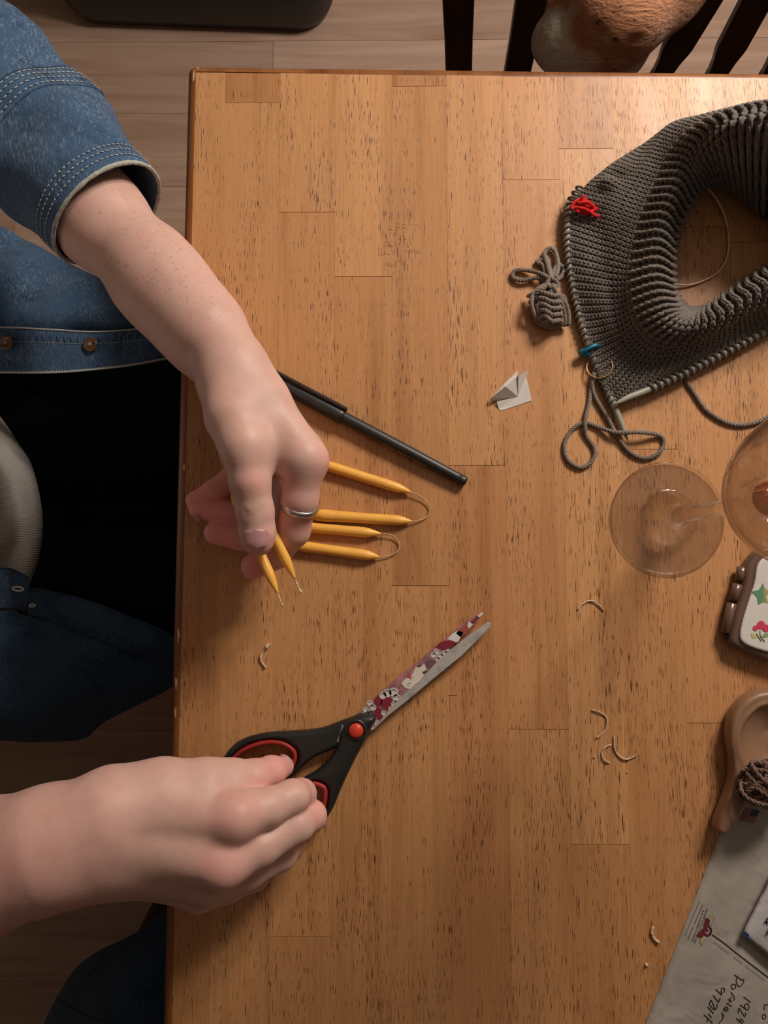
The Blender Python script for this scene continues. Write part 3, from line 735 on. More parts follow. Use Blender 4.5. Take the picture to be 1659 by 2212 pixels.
printed('red_band', [(985, 1368), (1000, 1352), (1016, 1342), (1022, 1346), (1012, 1362), (1004, 1372), (994, 1376)], plain('brick_print', (.30, .07, .07), .4), 1)
printed('red_band', [(1015, 1345), (1030, 1332), (1034, 1335), (1022, 1350)], DR, 1)
printed('white_band', [(966, 1380), (978, 1368), (990, 1362), (1001, 1366), (990, 1386), (984, 1388)], WH, 1)
printed('white_band', [(1010, 1352), (1012, 1342), (1022, 1348), (1013, 1358)], WH, 2)
printed('pale_tip', [(1030, 1331), (1041, 1322), (1044, 1326), (1035, 1334)], FACE, 2)
printed('dark_line', [(1028, 1332), (1031, 1330), (1035, 1334), (1033, 1337)], INK, 3)
waves = [(827, 1502, 8), (837, 1497, 9), (850, 1495, 10), (857, 1508, 9), (853, 1521, 8), (800, 1519, 7), (806, 1528, 7), (790, 1532, 6), (786, 1541, 4), (777, 1547, 3), (797, 1537, 5), (828, 1540, 5), (831, 1548, 4), (815, 1562, 6), (806, 1572, 5),
         (936, 1415, 6), (942, 1408, 6), (950, 1417, 7), (960, 1412, 7), (968, 1408, 6), (945, 1424, 5), (844, 1530, 5)]
for (a, b, r) in waves:
    printed('white_scallop', arc(a, b, r, 0, 340, 12), WH, 2)
    for q in (.72, .42):
        ring = arc(a, b, r*q, 0, 180, 7)+arc(a, b, r*q*.80, 180, 0, 7); printed('ink_curl', ring, INK, 3)
for k in range(7):                          # fine curls on the mauve ground
    a, b = 858+k*6+3*math.sin(k*2), 1500-k*4+6*math.sin(k*1.7)
    if k < 3 or k > 4: printed('mauve_curl', arc(a-2, b-6, 4, 20, 250, 6)+arc(a-2, b-6, 3, 250, 20, 6), plain('mauve_ink%d' % k, (.18, .06, .07), .5) if False else INK, 1)

# ================================================================== WINE GLASS
def thin_glass(name, part, fi=1.5):
    m, nt, b = NT(name); out = nt.nodes['Material Output']
    tr = nd(nt, 'ShaderNodeBsdfTransparent'); lw_ = nd(nt, 'ShaderNodeLayerWeight'); lw_.inputs[0].default_value = .5
    er = ramp(nt, [(0, (.98, .975, .975, 1)), (.62, (.93, .90, .90, 1)), (1, (.50, .43, .42, 1))], lw_.outputs['Facing']); nt.links.new(er.outputs[0], tr.inputs[0])
    gl = nd(nt, 'ShaderNodeBsdfGlossy'); gl.inputs['Roughness'].default_value = .02
    fr = nd(nt, 'ShaderNodeFresnel'); fr.inputs['IOR'].default_value = fi
    mx = nt.nodes.new('ShaderNodeMixShader'); ge = nt.nodes.new('ShaderNodeNewGeometry'); ft = nd(nt, 'ShaderNodeMath', operation='SUBTRACT'); ft.inputs[0].default_value = 1; nt.links.new(ge.outputs['Backfacing'], ft.inputs[1])
    fm = nd(nt, 'ShaderNodeMath', operation='MULTIPLY'); nt.links.new(fr.outputs[0], fm.inputs[0]); nt.links.new(ft.outputs[0], fm.inputs[1]); nt.links.new(fm.outputs[0], mx.inputs[0]); nt.links.new(tr.outputs[0], mx.inputs[1]); nt.links.new(gl.outputs[0], mx.inputs[2])
    g2 = nd(nt, 'ShaderNodeBsdfGlass'); g2.inputs['IOR'].default_value = 1.48; g2.inputs['Color'].default_value = (.985, .985, .98, 1)
    m2 = nt.nodes.new('ShaderNodeMixShader'); m2.inputs[0].default_value = part; nt.links.new(mx.outputs[0], m2.inputs[1]); nt.links.new(g2.outputs[0], m2.inputs[2])
    nt.links.new(m2.outputs[0], out.inputs[0]); return m
M_GLASS = thin_glass('clear_glass', .65); M_BOWL = thin_glass('thin_bowl_glass', .15, 1.8); M_WINE = plain('red_wine', (.15, .004, .018), .06, .05)
gb = P(1441, 1120, 0)
wg = empty('wine_glass', gb, 'clear stemmed wine glass holding a little red wine, standing below the knitting', 'glass')
sr, zb = .0046, .132
outer = [(.0001, .0004), (.030, .0004), (.0352, .0007), (.0364, .0013), (.0362, .0019), (.030, .0027), (.0190, .0036), (.0172, .0048), (.0158, .0085), (.0110, .0135), (.0068, .0185), (sr, .030), (.0041, .065), (.0043, .10), (.0052, .120), (.0085, .1295), (.015, .135), (.0235, .143), (.0305, .155), (.0348, .170), (.0358, .183), (.0345, .202), (.0318, .222), (.0300, .232)]
inner = [(.0292, .2324), (.0288, .231), (.0306, .221), (.0333, .202), (.0346, .183), (.0336, .1705), (.0292, .1565), (.0222, .1455), (.0140, .1385), (.0065, .1352), (.0001, .1345)]
v, f = lathe([tuple(q) for q in cr(outer[:16], 3)]+[(.0001, outer[15][1]+.0002)], 96)
mesh('stem_and_foot', v, f, M_GLASS, wg)
v, f = lathe([(.0001, outer[15][1]+.0004)]+[tuple(q) for q in cr(outer[15:], 4)]+[tuple(q) for q in cr(inner, 4)], 96)
mesh('bowl', v, f, M_BOWL, wg)
v, f = lathe([(.0001, .1342), (.0060, .1350), (.0082, .1364), (.0084, .1370), (.0001, .1370)], 64)
o = mesh('wine', v, f, M_WINE, wg); o.location = (0, 0, 0); o.matrix_parent_inverse = Matrix()
for q in wg.children: q.matrix_parent_inverse = Matrix()

# ================================================================== FOLDED PAPER SCRAP
M_PAPER = plain('white_paper', (.72, .69, .65), .6, .04, 80); M_PAPER.node_tree.nodes['Principled BSDF'].inputs['Transmission Weight'].default_value = 0.0
def Z(px, py, z): return P(px, py, z)
A = dict(C=Z(1059, 861, .0040), D=Z(1061, 866, .0028), E=Z(1073, 867, .0022), F=Z(1077, 883, .0004), G=Z(1082, 887, .0003), Hh=Z(1149, 865, .0006), I=Z(1136, 810, .0042), J=Z(1143, 798, .0075), K=Z(1120, 812, .0095),
         B=Z(1087, 831, .0065), Aa=Z(1119, 800, .0050), L=Z(1117, 813, .0082), M=Z(1119, 857, .0014), N=Z(1092, 835, .0088), Oo=Z(1073, 849, .0045))
def thin(name, faces, th, m, parent):
    ks = sorted({k for q in faces for k in q}); ix = {k: i for i, k in enumerate(ks)}
    v = [A[k] for k in ks]; v = v+[Vector((p.x, p.y, p.z-th)) for p in v]; n = len(ks)
    f = [tuple(ix[k] for k in q) for q in faces]+[tuple(n+ix[k] for k in reversed(q)) for q in faces]
    ed = {}
    for q in faces:
        for i in range(len(q)): ed[(q[i], q[(i+1) % len(q)])] = 1
    for a, b in list(ed):
        if (b, a) not in ed: f.append((ix[b], ix[a], n+ix[a], n+ix[b]))
    return mesh(name, v, f, m, parent, False)
sp_ = empty('paper_scrap', Z(1105, 845, 0), 'small folded scrap of white paper between the yarn bundle and the pen', 'paper')
thin('folded_sheet', [('F', 'G', 'Hh', 'M'), ('F', 'M', 'E'), ('M', 'Hh', 'I'), ('M', 'I', 'J')], .00012, M_PAPER, sp_)
A['C'] = Z(1059, 861, .0046); thin('raised_flap', [('D', 'M', 'N', 'C'), ('M', 'J', 'K'), ('M', 'K', 'L', 'N')], .00012, M_PAPER, sp_)
thin('back_flap', [('C', 'Oo', 'B'), ('C', 'B', 'N'), ('N', 'B', 'Aa', 'L')], .00012, M_PAPER, sp_)

# ================================================================== TRIMMED WICK ENDS AND CRUMBS
M_SNIP = plain('cut_wick', (.60, .44, .29), .9, .2, 400, bs=.5, bscale=1200)
def snip(pts, r0, label, flat=False):
    path = cr([P(a, b, .0007+.0005*(k % 2)) for k, (a, b) in enumerate(pts)], 6); n = len(path)
    rr = [r0*(.85+.3*abs(math.sin(i*.7))) for i in range(n)]
    if flat: rr = [r0*(2.2 if i < n*.22 else (.9 if i < n*.5 else 1.2)) for i in range(n)]
    rr[0] *= .9; rr[-1] *= 1.3
    o = mesh('wick_snippet', *tube(path, rr, 8), m=M_SNIP)
    tag(o, label, 'wick scrap', 'trimmed wick ends on the table'); return o
snip([(581, 1391), (575, 1399), (567, 1408), (563, 1420), (565, 1430), (574, 1442)], .0006, 'curled pale wick scrap with one wide flat end, left of the scissor tips', True)
snip([(1248, 1318), (1258, 1305), (1272, 1298), (1288, 1301), (1304, 1319)], .00045, 'arched brown wick scrap below the wine glass foot')
snip([(1278, 1534), (1293, 1537), (1308, 1547), (1312, 1560), (1305, 1580), (1290, 1593)], .00045, 'C-shaped wick scrap, uppermost of the three lying close together')
snip([(1327, 1590), (1327, 1612), (1334, 1630), (1350, 1640), (1366, 1636), (1375, 1630)], .0005, 'U-shaped wick scrap, rightmost of the three lying close together')
snip([(1321, 1608), (1308, 1614), (1300, 1628), (1306, 1642), (1317, 1648)], .00045, 'small hooked wick scrap, lowest of the three lying close together')
snip([(1411, 2002), (1408, 2014), (1413, 2028), (1424, 2036)], .0009, 'short thick cream wick scrap left of the plastic mailer')
for (a, b, r, lb) in ((1395, 2083, .0011, 'tiny cream wax crumb below the thick wick scrap by the mailer'), (1283, 1635, .0007, 'tiny wax crumb left of the hooked wick scrap'), (1354, 1668, .0005, 'tiniest crumb, alone below the U-shaped wick scrap')):
    c = P(a, b, 0); v, f = lathe([(.0001, 0), (r, 0), (r*1.1, r*.7), (r*.6, r*1.4), (.0001, r*1.5)], 7)
    tag(mesh('wax_crumb', [(c.x+x*(1+.3*math.sin(k)), c.y+yy, z) for k, (x, yy, z) in enumerate(v)], f, M_SNIP), lb, 'crumb')

# ================================================================== GREY KNITTING on a circular needle
M_WOOL = wool('grey_wool', (.085, .072, .060), (.235, .205, .18)); M_WOOLB = plain('wool_backing', (.075, .062, .052), .95, .2, 400, bs=.6, bscale=900)  # darker grey for the backing sheet under the stitches
M_LITE = wool('light_grey_yarn', (.16, .128, .104), (.33, .275, .235)); M_NEEDLE = plain('grey_green_needle', (.33, .33, .27), .35, .08, 60)
M_RED_Y = plain('red_yarn', (.62, .012, .012), .9, .3, 500, bs=.5, bscale=900); M_TEAL = plain('teal_plastic', (.008, .16, .26), .3); M_GOLD = plain('brass_wire', (.55, .36, .18), .4, metal=.6)
kn = empty('knitting', P(1400, 600, 0), 'grey knitted yoke with a ribbed collar in progress on a circular needle', 'knitting')
L0 = [(1720, 505), (1655, 470), (1612, 433), (1565, 402), (1524, 402), (1492, 440), (1466, 500), (1454, 560), (1454, 620), (1474, 662), (1500, 672), (1532, 662), (1590, 622), (1660, 577), (1735, 548), (1765, 525)]
L1 = [(1730, 288), (1655, 286), (1590, 297), (1540, 328), (1508, 375), (1478, 430), (1452, 495), (1444, 560), (1444, 622), (1460, 672), (1488, 690), (1528, 680), (1592, 638), (1662, 592), (1745, 560), (1800, 430)]
L2 = [(1730, 226), (1655, 230), (1575, 245), (1503, 278), (1452, 330), (1420, 400), (1390, 470), (1372, 550), (1366, 630), (1384, 698), (1432, 736), (1508, 728), (1590, 684), (1670, 640), (1780, 590), (1850, 420)]
L3 = [(1730, 219), (1655, 224), (1560, 240), (1470, 268), (1415, 322), (1370, 385), (1335, 452), (1318, 532), (1318, 640), (1338, 735), (1388, 792), (1492, 768), (1590, 714), (1675, 668), (1790, 620), (1870, 420)]
L4 = [(1735, 224), (1658, 230), (1556, 248), (1452, 274), (1382, 319), (1306, 368), (1246, 425), (1228, 505), (1241, 635), (1276, 765), (1330, 866), (1460, 810), (1590, 744), (1685, 694), (1820, 640), (1890, 420)]
zz = [.0035, .027, .026, .016, .0060]
NU, NR = 124, 27
def loopz(Lp, z, zf=None):
    return np.array(cr([P(a, b, (z if zf is None else zf[i])) for i, (a, b) in enumerate(Lp)], 16, True))
zl3 = [.036, .038, .036, .026, .019, .020, .019, .016, .014, .013, .011, .012, .012, .012, .012, .012]
zl4 = [.005, .005, .005, .006, .007, .009, .0085, .0055, .0045, .004, .004, .004, .004, .004, .005, .005]
zl1 = [.075, .080, .074, .054, .034, .028, .027, .027, .027, .026, .025, .026, .027, .028, .036, .055]
zl2 = [.068, .072, .066, .046, .030, .026, .026, .026, .026, .025, .024, .025, .026, .027, .034, .050]
zl3b = 0
loops = [loopz(L0, zz[0]), loopz(L1, 0, zl1), loopz(L2, 0, zl2), loopz(L3, 0, zl3), loopz(L4, 0, zl4)]
# insert a crest between L1 and L2
crest = (loops[1]+loops[2])/2; crest[:, 2] += .0085; loops.insert(2, crest)
tk = np.array([0, .16, .30, .44, .62, 1.0])    # where the loops sit from hole edge to needle
LP = np.array(loops)                            # 6 x n x 3
nn_ = LP.shape[1]
def surf(u, v):
    """u in [0,1) around, v in [0,1] from hole to needle"""
    x = (u % 1)*nn_; i = int(x) % nn_; fx = x-int(x); q = LP[:, i]*(1-fx)+LP[:, (i+1) % nn_]*fx
    k = int(np.searchsorted(tk, v, 'right')-1); k = max(0, min(4, k)); t = (v-tk[k])/(tk[k+1]-tk[k])
    a, b, c, d = q[max(k-1, 0)], q[k], q[k+1], q[min(k+2, 5)]
    p = .5*((2*b)+(c-a)*t+(2*a-5*b+4*c-d)*t*t+(3*b-a-3*c+d)*t**3)
    return p
GU, GV = NU*4, 70
gu = np.arange(GU)/GU; gv = np.linspace(0, 1, GV)
G = np.array([[surf(a, b) for a in gu] for b in gv])
G[:, :, 2] = np.maximum(G[:, :, 2], .0012)
du = np.roll(G, -1, 1)-np.roll(G, 1, 1); dv_ = np.gradient(G, axis=0); N = np.cross(du, dv_); N /= np.linalg.norm(N, axis=2)[:, :, None]+1e-12
if N[int(GV*.35), :, 2].mean() < 0: N = -N
ribw = np.clip((.47-gv)/.05, 0, 1)              # ribbing on the collar only
rib = (np.cos(gu*NU*math.pi)*.0021)[None, :]*ribw[:, None]
fold = np.zeros_like(rib)                       # soft folds in the yoke
fu = gu[None, :]; fv = gv[:, None]
fold += .0028*np.exp(-((fv-.80)/.07)**2)*np.exp(-((fu-.335)/.03)**2)*np.sin((fu-.335)*150+1.2)
fold += .0014*np.sin(fu*43+fv*7)*np.clip((fv-.6)/.1, 0, 1)*np.clip((1-fv)/.2, 0, 1)
G2 = G+N*(rib+fold)[:, :, None]
G2[:, :, 2] = np.maximum(G2[:, :, 2], .0010)
def g2(u, v, h=0.0):
    x = (u % 1)*GU; i = int(x) % GU; i2 = (i+1) % GU; fx = x-int(x); yv = min(max(v, 0), 1)*(GV-1); j = min(int(yv), GV-2); fy = yv-j
    def bl(A_): return (A_[j, i]*(1-fx)+A_[j, i2]*fx)*(1-fy)+(A_[j+1, i]*(1-fx)+A_[j+1, i2]*fx)*fy
    return bl(G2)+bl(N)*h
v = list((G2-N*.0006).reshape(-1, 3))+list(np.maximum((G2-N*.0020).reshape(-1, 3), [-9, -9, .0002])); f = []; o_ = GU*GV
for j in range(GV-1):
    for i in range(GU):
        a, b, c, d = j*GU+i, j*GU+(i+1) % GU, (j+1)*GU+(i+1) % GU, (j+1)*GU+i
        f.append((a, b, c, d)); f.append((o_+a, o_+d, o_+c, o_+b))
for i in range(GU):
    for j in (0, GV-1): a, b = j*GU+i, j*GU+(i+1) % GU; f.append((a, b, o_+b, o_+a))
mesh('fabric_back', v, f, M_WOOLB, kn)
mb = MB(); rk = random.Random(5)
vis = lambda p: True
for r_ in range(NR):
    va = .015+.965*r_/NR; vb = .015+.965*(r_+1.25)/NR; dv = vb-va
    for c_ in range(NU):
        pur = (c_ % 2 == 1) and va < .43
        u0 = (c_+.5)/NU; w = .46/NU
        pc = surf(u0, min(va, 1))
        if pc[0] > .36: continue
        arcw = np.linalg.norm(g2(u0+w, va)-g2(u0-w, va)); rad = max(min(arcw*.27, .00115), .00055)
        for sgn in (-1, 1):
            pts = []
            for t in (0, .28, .6, 1.0):
                uu = u0+sgn*w*(.16+.80*math.sin(min(t*1.25, 1)*math.pi/2)); vv = vb-dv*t
                h = rad*(.15+.9*math.sin(math.pi*min(1, t*.85+.12)))*(.35 if pur else 1)+rk.uniform(-.00012, .00012)
                pts.append(g2(uu, min(vv, 1), h))
            rr = [rad*.7, rad*1.02, rad*1.0, rad*.62]
            mb.add(*tube(pts, rr, 6))
ko = mb.build('stitches', M_WOOL, kn); ko['kind'] = 'stuff'
# the needle along the live edge
nr = .00215
edge = resample([tuple(q) for q in cr([P(*q) for q in [(1262, 398, .008), (1236, 432, .007), (1226, 480, .006), (1229, 560, .005), (1242, 640, .0045), (1263, 720, .0042), (1293, 800, .004), (1328, 880, .0040)]], 10)], .0015)
ndl = empty('circular_needle', P(1330, 870, 0), 'grey circular knitting needle with two pointed tips crossing at the knitting corner', 'needle')
E = [Vector(q) for q in edge]
tipA = P(1357, 953, .0028); pathA = E[10:]+[P(1342, 916, .0036), P(1350, 937, .0032), tipA]
mesh('needle_tip', *tube(pathA, [nr]*(len(pathA)-3)+[nr*.95, nr*.62, nr*.12], 16), m=M_NEEDLE, parent=ndl)
pB = [P(1318, 877, .0095), P(1338, 868, .0092), P(1358, 858, .0088), P(1390, 846, .0080), P(1470, 811, .0062), P(1590, 750, .006), P(1665, 708, .006), P(1780, 655, .006)]
mesh('needle_tip', *tube(pB, [nr*.12, nr*.6, nr*.9, nr, nr, nr, nr, nr], 16), m=M_NEEDLE, parent=ndl)
M_CABLE = plain('clear_amber_cable', (.80, .60, .40), .2, spec=.6)
cab = resample(cr([P(*q) for q in [(1500, 384, .006), (1530, 408, .006), (1555, 442, .004), (1569, 480, .002), (1574, 520, .0015), (1570, 556, .0015), (1552, 587, .0015), (1520, 606, .0015), (1485, 616, .002), (1450, 612, .004)]], 8), .002)
mesh('cable', *tube(cab, .0007, 8), m=M_CABLE, parent=ndl)
# loops of yarn around the needle
mb = MB()
def wraps(path, s0, s1, step, rad):
    p = np.array([list(q) for q in path]); s = np.concatenate([[0], np.cumsum(np.linalg.norm(np.diff(p, axis=0), axis=1))])
    t = s0
    while t < min(s1, s[-1]):
        c = np.array([np.interp(t, s, p[:, i]) for i in range(3)]); e = np.array([np.interp(t+.001, s, p[:, i]) for i in range(3)])-c; e /= np.linalg.norm(e)
        w = np.cross(e, [0, 0, 1.0]); w /= np.linalg.norm(w); n = np.cross(w, e); ring = []
        for k in range(12):
            a = 2*math.pi*k/12; q = c+(math.cos(a)*w+math.sin(a)*n)*(nr+rad*.55)+e*.0009*math.cos(a); q[2] = max(q[2], rad*.9); ring.append(q)
        mb.add(*tube(ring, rad, 6, closed=True)); t += step
lenA = sum((E[i+1]-E[i]).length for i in range(len(E)-1))
wraps(E, .004, lenA-.004, .0040, .00088)
wraps(pB[3:], .006, .2, .0047, .00105)
wo = mb.build('loops_on_needle', M_WOOL, kn); wo['kind'] = 'stuff'
# markers hanging on the needle
tm = empty('stitch_marker', P(1275, 757, 0), 'small teal plastic stitch marker hanging on the needle', 'marker')
c = P(1275, 757, .0065); pts = [c+Vector((.0052*math.cos(a), .0014*math.sin(a)+.0024*math.cos(a), .003*math.sin(a))) for a in np.linspace(0, 2*math.pi, 24, endpoint=False)]
mesh('ring', *tube(pts, .0014, 10, closed=True), m=M_TEAL, parent=tm)
v, f = lathe([(.0001, -.0022), (.0030, -.0017), (.0040, 0), (.0030, .0017), (.0001, .0022)], 18); c2 = P(1263, 762, .0055)
mesh('bead', [(c2.x+a*1.1, c2.y+b*.75, c2.z+d) for a, b, d in v], f, M_TEAL, tm)
gm = empty('ring_marker', P(1290, 800, 0), 'thin brass ring marker hanging on the needle just below the teal one', 'marker')
c = P(1295, 792, .006); pts = [c+Vector((.0077*math.cos(a), .0077*math.sin(a), .0030*math.cos(a+.4))) for a in np.linspace(0, 2*math.pi, 40, endpoint=False)]
mesh('ring', *tube(pts, .00050, 8, closed=True), m=M_GOLD, parent=gm)
# red yarn scrap caught in the knitting
mb = MB(); rk = random.Random(12)
zk = .0125
base = [[(1233, 448), (1243, 436), (1262, 432), (1280, 440), (1294, 450), (1300, 466)], [(1235, 452), (1252, 444), (1272, 446), (1290, 440), (1303, 431)],
        [(1262, 430), (1266, 444), (1280, 456), (1298, 455), (1304, 462)], [(1246, 455), (1262, 462), (1278, 458), (1296, 446)], [(1260, 440), (1258, 430), (1262, 424)], [(1240, 446), (1264, 452), (1286, 466), (1302, 468)], [(1250, 440), (1272, 438), (1290, 455), (1302, 444)]]
for k, b in enumerate(base):
    path = resample(cr([P(x+rk.uniform(-2, 2), yy+rk.uniform(-2, 2), zk+.001*math.sin(i*2.2+k)+.0004*k) for i, (x, yy) in enumerate(b)], 6), .0009)
    mb.add(*yarn(path, .00125, 3, .0045, 6))
tag(mb.build('red_yarn_scrap', M_RED_Y), 'short scrap of bright red yarn tied on the grey knitting', 'yarn')
# loose yarn
def strand(pts, r, name, m, label, cat='yarn'):
    path = resample(cr([P(*q) for q in pts], 8), .0009)
    o = mesh(name, *yarn(path, r, 3, .0062, 7), m=m); tag(o, label, cat); return o
strand([(1286, 800, .004), (1277, 824, .002), (1273, 868, .0016), (1264, 911, .0036), (1266, 940, .0016), (1284, 969, .0015), (1280, 994, .0015), (1255, 1010, .0015), (1227, 994, .0015), (1219, 962, .0015), (1235, 929, .0015), (1262, 913, .0018), (1291, 922, .0018), (1331, 934, .0046),
        (1385, 934, .0062), (1425, 941, .0022), (1434, 958, .0015), (1421, 980, .0015), (1392, 990, .0015), (1360, 976, .0015), (1334, 943, .0020), (1313, 904, .0018), (1287, 860, .0018), (1279, 832, .003), (1284, 806, .0045)], .0015, 'loose_yarn', M_LITE, 'looped tail of grey yarn lying under the crossed needle tips')
strand([(1466, 800, .0015), (1478, 818, .0015), (1500, 850, .0015), (1526, 886, .0015), (1565, 911, .0015), (1601, 918, .0015), (1637, 911, .0015), (1668, 895, .0015), (1730, 860, .0015), (1800, 790, .0015)], .0015, 'loose_yarn', M_LITE, 'single strand of grey yarn curving from the knitting towards the wine glass')
mb = MB(); rk = random.Random(4)
def yb(pts): mb.add(*yarn(resample(cr([P(*q) for q in pts], 8), .0010), .00155, 3, .0060, 7))
yb([(1192, 610, .006), (1160, 600, .004), (1128, 606, .003), (1108, 600, .002), (1112, 585, .002), (1140, 584, .003), (1170, 592, .006), (1190, 604, .008)])
yb([(1190, 606, .007), (1178, 590, .004), (1172, 572, .003), (1158, 566, .002), (1182, 560, .0025), (1186, 575, .004), (1192, 600, .007)])
yb([(1190, 600, .008), (1182, 570, .005), (1176, 548, .003), (1188, 536, .0025), (1200, 545, .003), (1206, 575, .005), (1200, 600, .008)])
yb([(1195, 608, .007), (1210, 600, .004), (1218, 584, .003), (1210, 572, .003), (1198, 582, .005), (1192, 606, .008)])
for k in range(9):                          # the bundle hanging below the knot
    a = k/8; x0 = 1148+a*62; x1 = 1160+a*56
    yb([(1192, 608, .010), (1178-20*(1-a)+22*a, 628, .010+.003*math.sin(k)), (x0-4*math.sin(k), 655, .006+.006*math.sin(k*2.1+1)), (x1-2, 690, .006), (x1+4, 709-abs(a-.45)*22, .0035), (x1+12, 698, .006), (x0+14, 660, .010), (1196, 625, .012)])
for k in range(5):
    yb([(1140+k*4, 640+k*13, .004), (1165+k*3, 630+k*13, .012), (1192, 638+k*14, .014), (1216-k*2, 640+k*13, .010), (1222-k*2, 655+k*11, .005)])
yb([(1186, 600, .012), (1200, 606, .013), (1204, 616, .012), (1190, 620, .013), (1182, 612, .012), (1188, 602, .012)])
o = mb.build('yarn_bundle', M_LITE); tag(o, 'small tied bundle of loose grey yarn lying left of the knitting', 'yarn')
# fuzz on the knitting
mb = MB(); rk = random.Random(9)
for k in range(900):
    u = rk.uniform(.12, .92); vv = rk.uniform(.02, 1); p = g2(u, vv, .0006)
    if p[0] > .33: continue
    n_ = g2(u, vv, .01)-g2(u, vv, 0); n_ /= np.linalg.norm(n_); t = np.array([rk.gauss(0, 1) for _ in range(3)]); t[2] *= .4; t /= np.linalg.norm(t)
    L_ = rk.uniform(.003, .009); w = np.array([rk.gauss(0, 1) for _ in range(3)])*.3
    pts = [p, p+(n_*.35+t*.5)*L_*.5, p+(n_*.45+t+w*.4)*L_]
    for q in pts: q[2] = max(q[2], .0006)
    mb.add(*tube(pts, [.00007, .00006, .00003], 3))
fo = mb.build('stray_fibres', wool('brown_fibre', (.20, .13, .08), (.34, .24, .16)), kn); fo['kind'] = 'stuff'

# ================================================================== WOODEN DISH, SKEIN, MAILER, PACKET, CASE
M_DISH = wood('carved_wood', (.245, .135, .075), (.36, .215, .13), (30, 4, 30), .42, 4)
dz1 = .0165
do = cr([(1790, 1540), (1720, 1497), (1659, 1494), (1622, 1506), (1596, 1532), (1582, 1568), (1582, 1610), (1588, 1650), (1586, 1690), (1572, 1735), (1557, 1775), (1553, 1795), (1562, 1806), (1578, 1800), (1592, 1778), (1606, 1752), (1620, 1732), (1650, 1725), (1700, 1735), (1790, 1740), (1850, 1640)], 6, True)
dh = cr([(1780, 1560), (1715, 1524), (1659, 1522), (1630, 1537), (1608, 1565), (1600, 1600), (1606, 1640), (1622, 1672), (1650, 1696), (1700, 1710), (1780, 1710), (1820, 1640)], 6, True)
dish = empty('carved_dish', P(1640, 1640, 0), 'carved wooden dish with a pointed handle at the right edge above the mailer', 'dish')
outer_ = xy(do, dz1); holes_ = xy(dh, dz1)
h = .0011; xs = [p[0] for p in outer_]; ys = [p[1] for p in outer_]
fl_ = Field((min(xs)-.004, min(ys)-.004, -.003), (max(xs)+.004, max(ys)+.004, dz1+.004), h)
X, Y = np.meshgrid(fl_.ax[0], fl_.ax[1], indexing='ij'); d2 = poly_sdf(outer_, X, Y); dhh = poly_sdf(holes_, X, Y)
topz = dz1-np.clip(-dhh/.018, 0, 1)**.6*.0115-.0008*np.exp(-((dhh-.003)/.0015)**2)
Zg = fl_.ax[2][None, None, :]; a = d2[:, :, None]+.0035; b = np.maximum(Zg-topz[:, :, None], .0022-Zg)+.0035
bb = np.where(dhh[:, :, None] < 0, b-.0, b)
fl_.d = (np.sqrt(np.maximum(a, 0)**2+np.maximum(bb, 0)**2)+np.minimum(np.maximum(a, bb), 0)-.0035).astype(np.float32)
V, Q = fl_.mesh(); V = relax(V, Q, 3); npmesh('bowl', V, Q, M_DISH, dish)
c = P(1700, 1615, .002); v, f = slab([(c.x+.022*math.cos(t), c.y+.026*math.sin(t)) for t in np.linspace(0, 2*math.pi, 30, endpoint=False)], .0001, .0030); mesh('foot', v, f, M_DISH, dish, False)
M_BRY = wool('brown_yarn', (.10, .055, .04), (.30, .19, .145))
mb = MB(); rk = random.Random(2); c0 = P(1668, 1692, .022)
for k in range(46):
    a0 = rk.uniform(0, math.pi); tl = rk.uniform(-.9, .9); pts = []
    e1_ = Vector((math.cos(a0), math.sin(a0)*.8, .1)); e2_ = Vector((-math.sin(a0)*math.sin(tl), math.cos(a0)*math.sin(tl), math.cos(tl)))
    sh = Vector((rk.uniform(-.006, .006), rk.uniform(-.004, .004), rk.uniform(-.002, .002)))
    for t in np.linspace(0, 2*math.pi, 26): pts.append(c0+sh+(e1_*math.cos(t)*.0150+e2_*math.sin(t)*.0105)*(1+.05*math.sin(3*t+k)))
    pts = [Vector((p.x, p.y, max(p.z, .0095))) for p in pts]
    mb.add(*yarn(resample(pts, .0016), .0014, 2, .006, 5))
tag(mb.build('yarn_skein', M_BRY), 'brown and pinkish skein of yarn sitting in the carved wooden dish', 'yarn')
M_POLY, nt_, b_ = NT('grey_mailer_plastic'); mp_ = mapping(nt_, (1, 1, 1)); n_a = noise(nt_, mp_, 28, 3, .5, .8)
rr_ = ramp(nt_, [(.3, c4((.335, .30, .265))), (.7, c4((.41, .375, .335)))], n_a.outputs[0]); nt_.links.new(rr_.outputs[0], b_.inputs['Base Color']); b_.inputs['Roughness'].default_value = .33
bump(nt_, b_, noise(nt_, mp_, 45, 2, .5, .6).outputs[0], .45, .004)
mail = empty('mailer', P(1560, 2050, 0), 'grey plastic mailing envelope with a printed emblem and handwriting, lower right corner', 'envelope')
def mailz(x, yy): return .0016+.0009*math.sin(x*70+yy*40)*math.sin(yy*55-x*30)+.0004*math.sin(x*160)
ma, mb_, mc, md = P(1592, 1712, .0015), P(1660, 1742, .0015), None, P(1372, 2275, .0015)
du_ = (md-ma); wv = Vector((-du_.y, du_.x, 0)).normalized(); wv = wv if wv.x > 0 else -wv; WD = .24; LN = du_.length*1.28; ud = du_.normalized()
n1_, n2_ = 60, 50; v = []; f = []
for k in (0, 1):
    for i in range(n1_+1):
        for j in range(n2_+1):
            p = ma+ud*LN*i/n1_+wv*WD*j/n2_; e = min(i/n1_, 1-i/n1_, j/n2_, 1-j/n2_); s_ = min(1, e*12)
            v.append((p.x, p.y, (.0006+(mailz(p.x, p.y))*s_) if k == 0 else .0003))
o_ = (n1_+1)*(n2_+1)
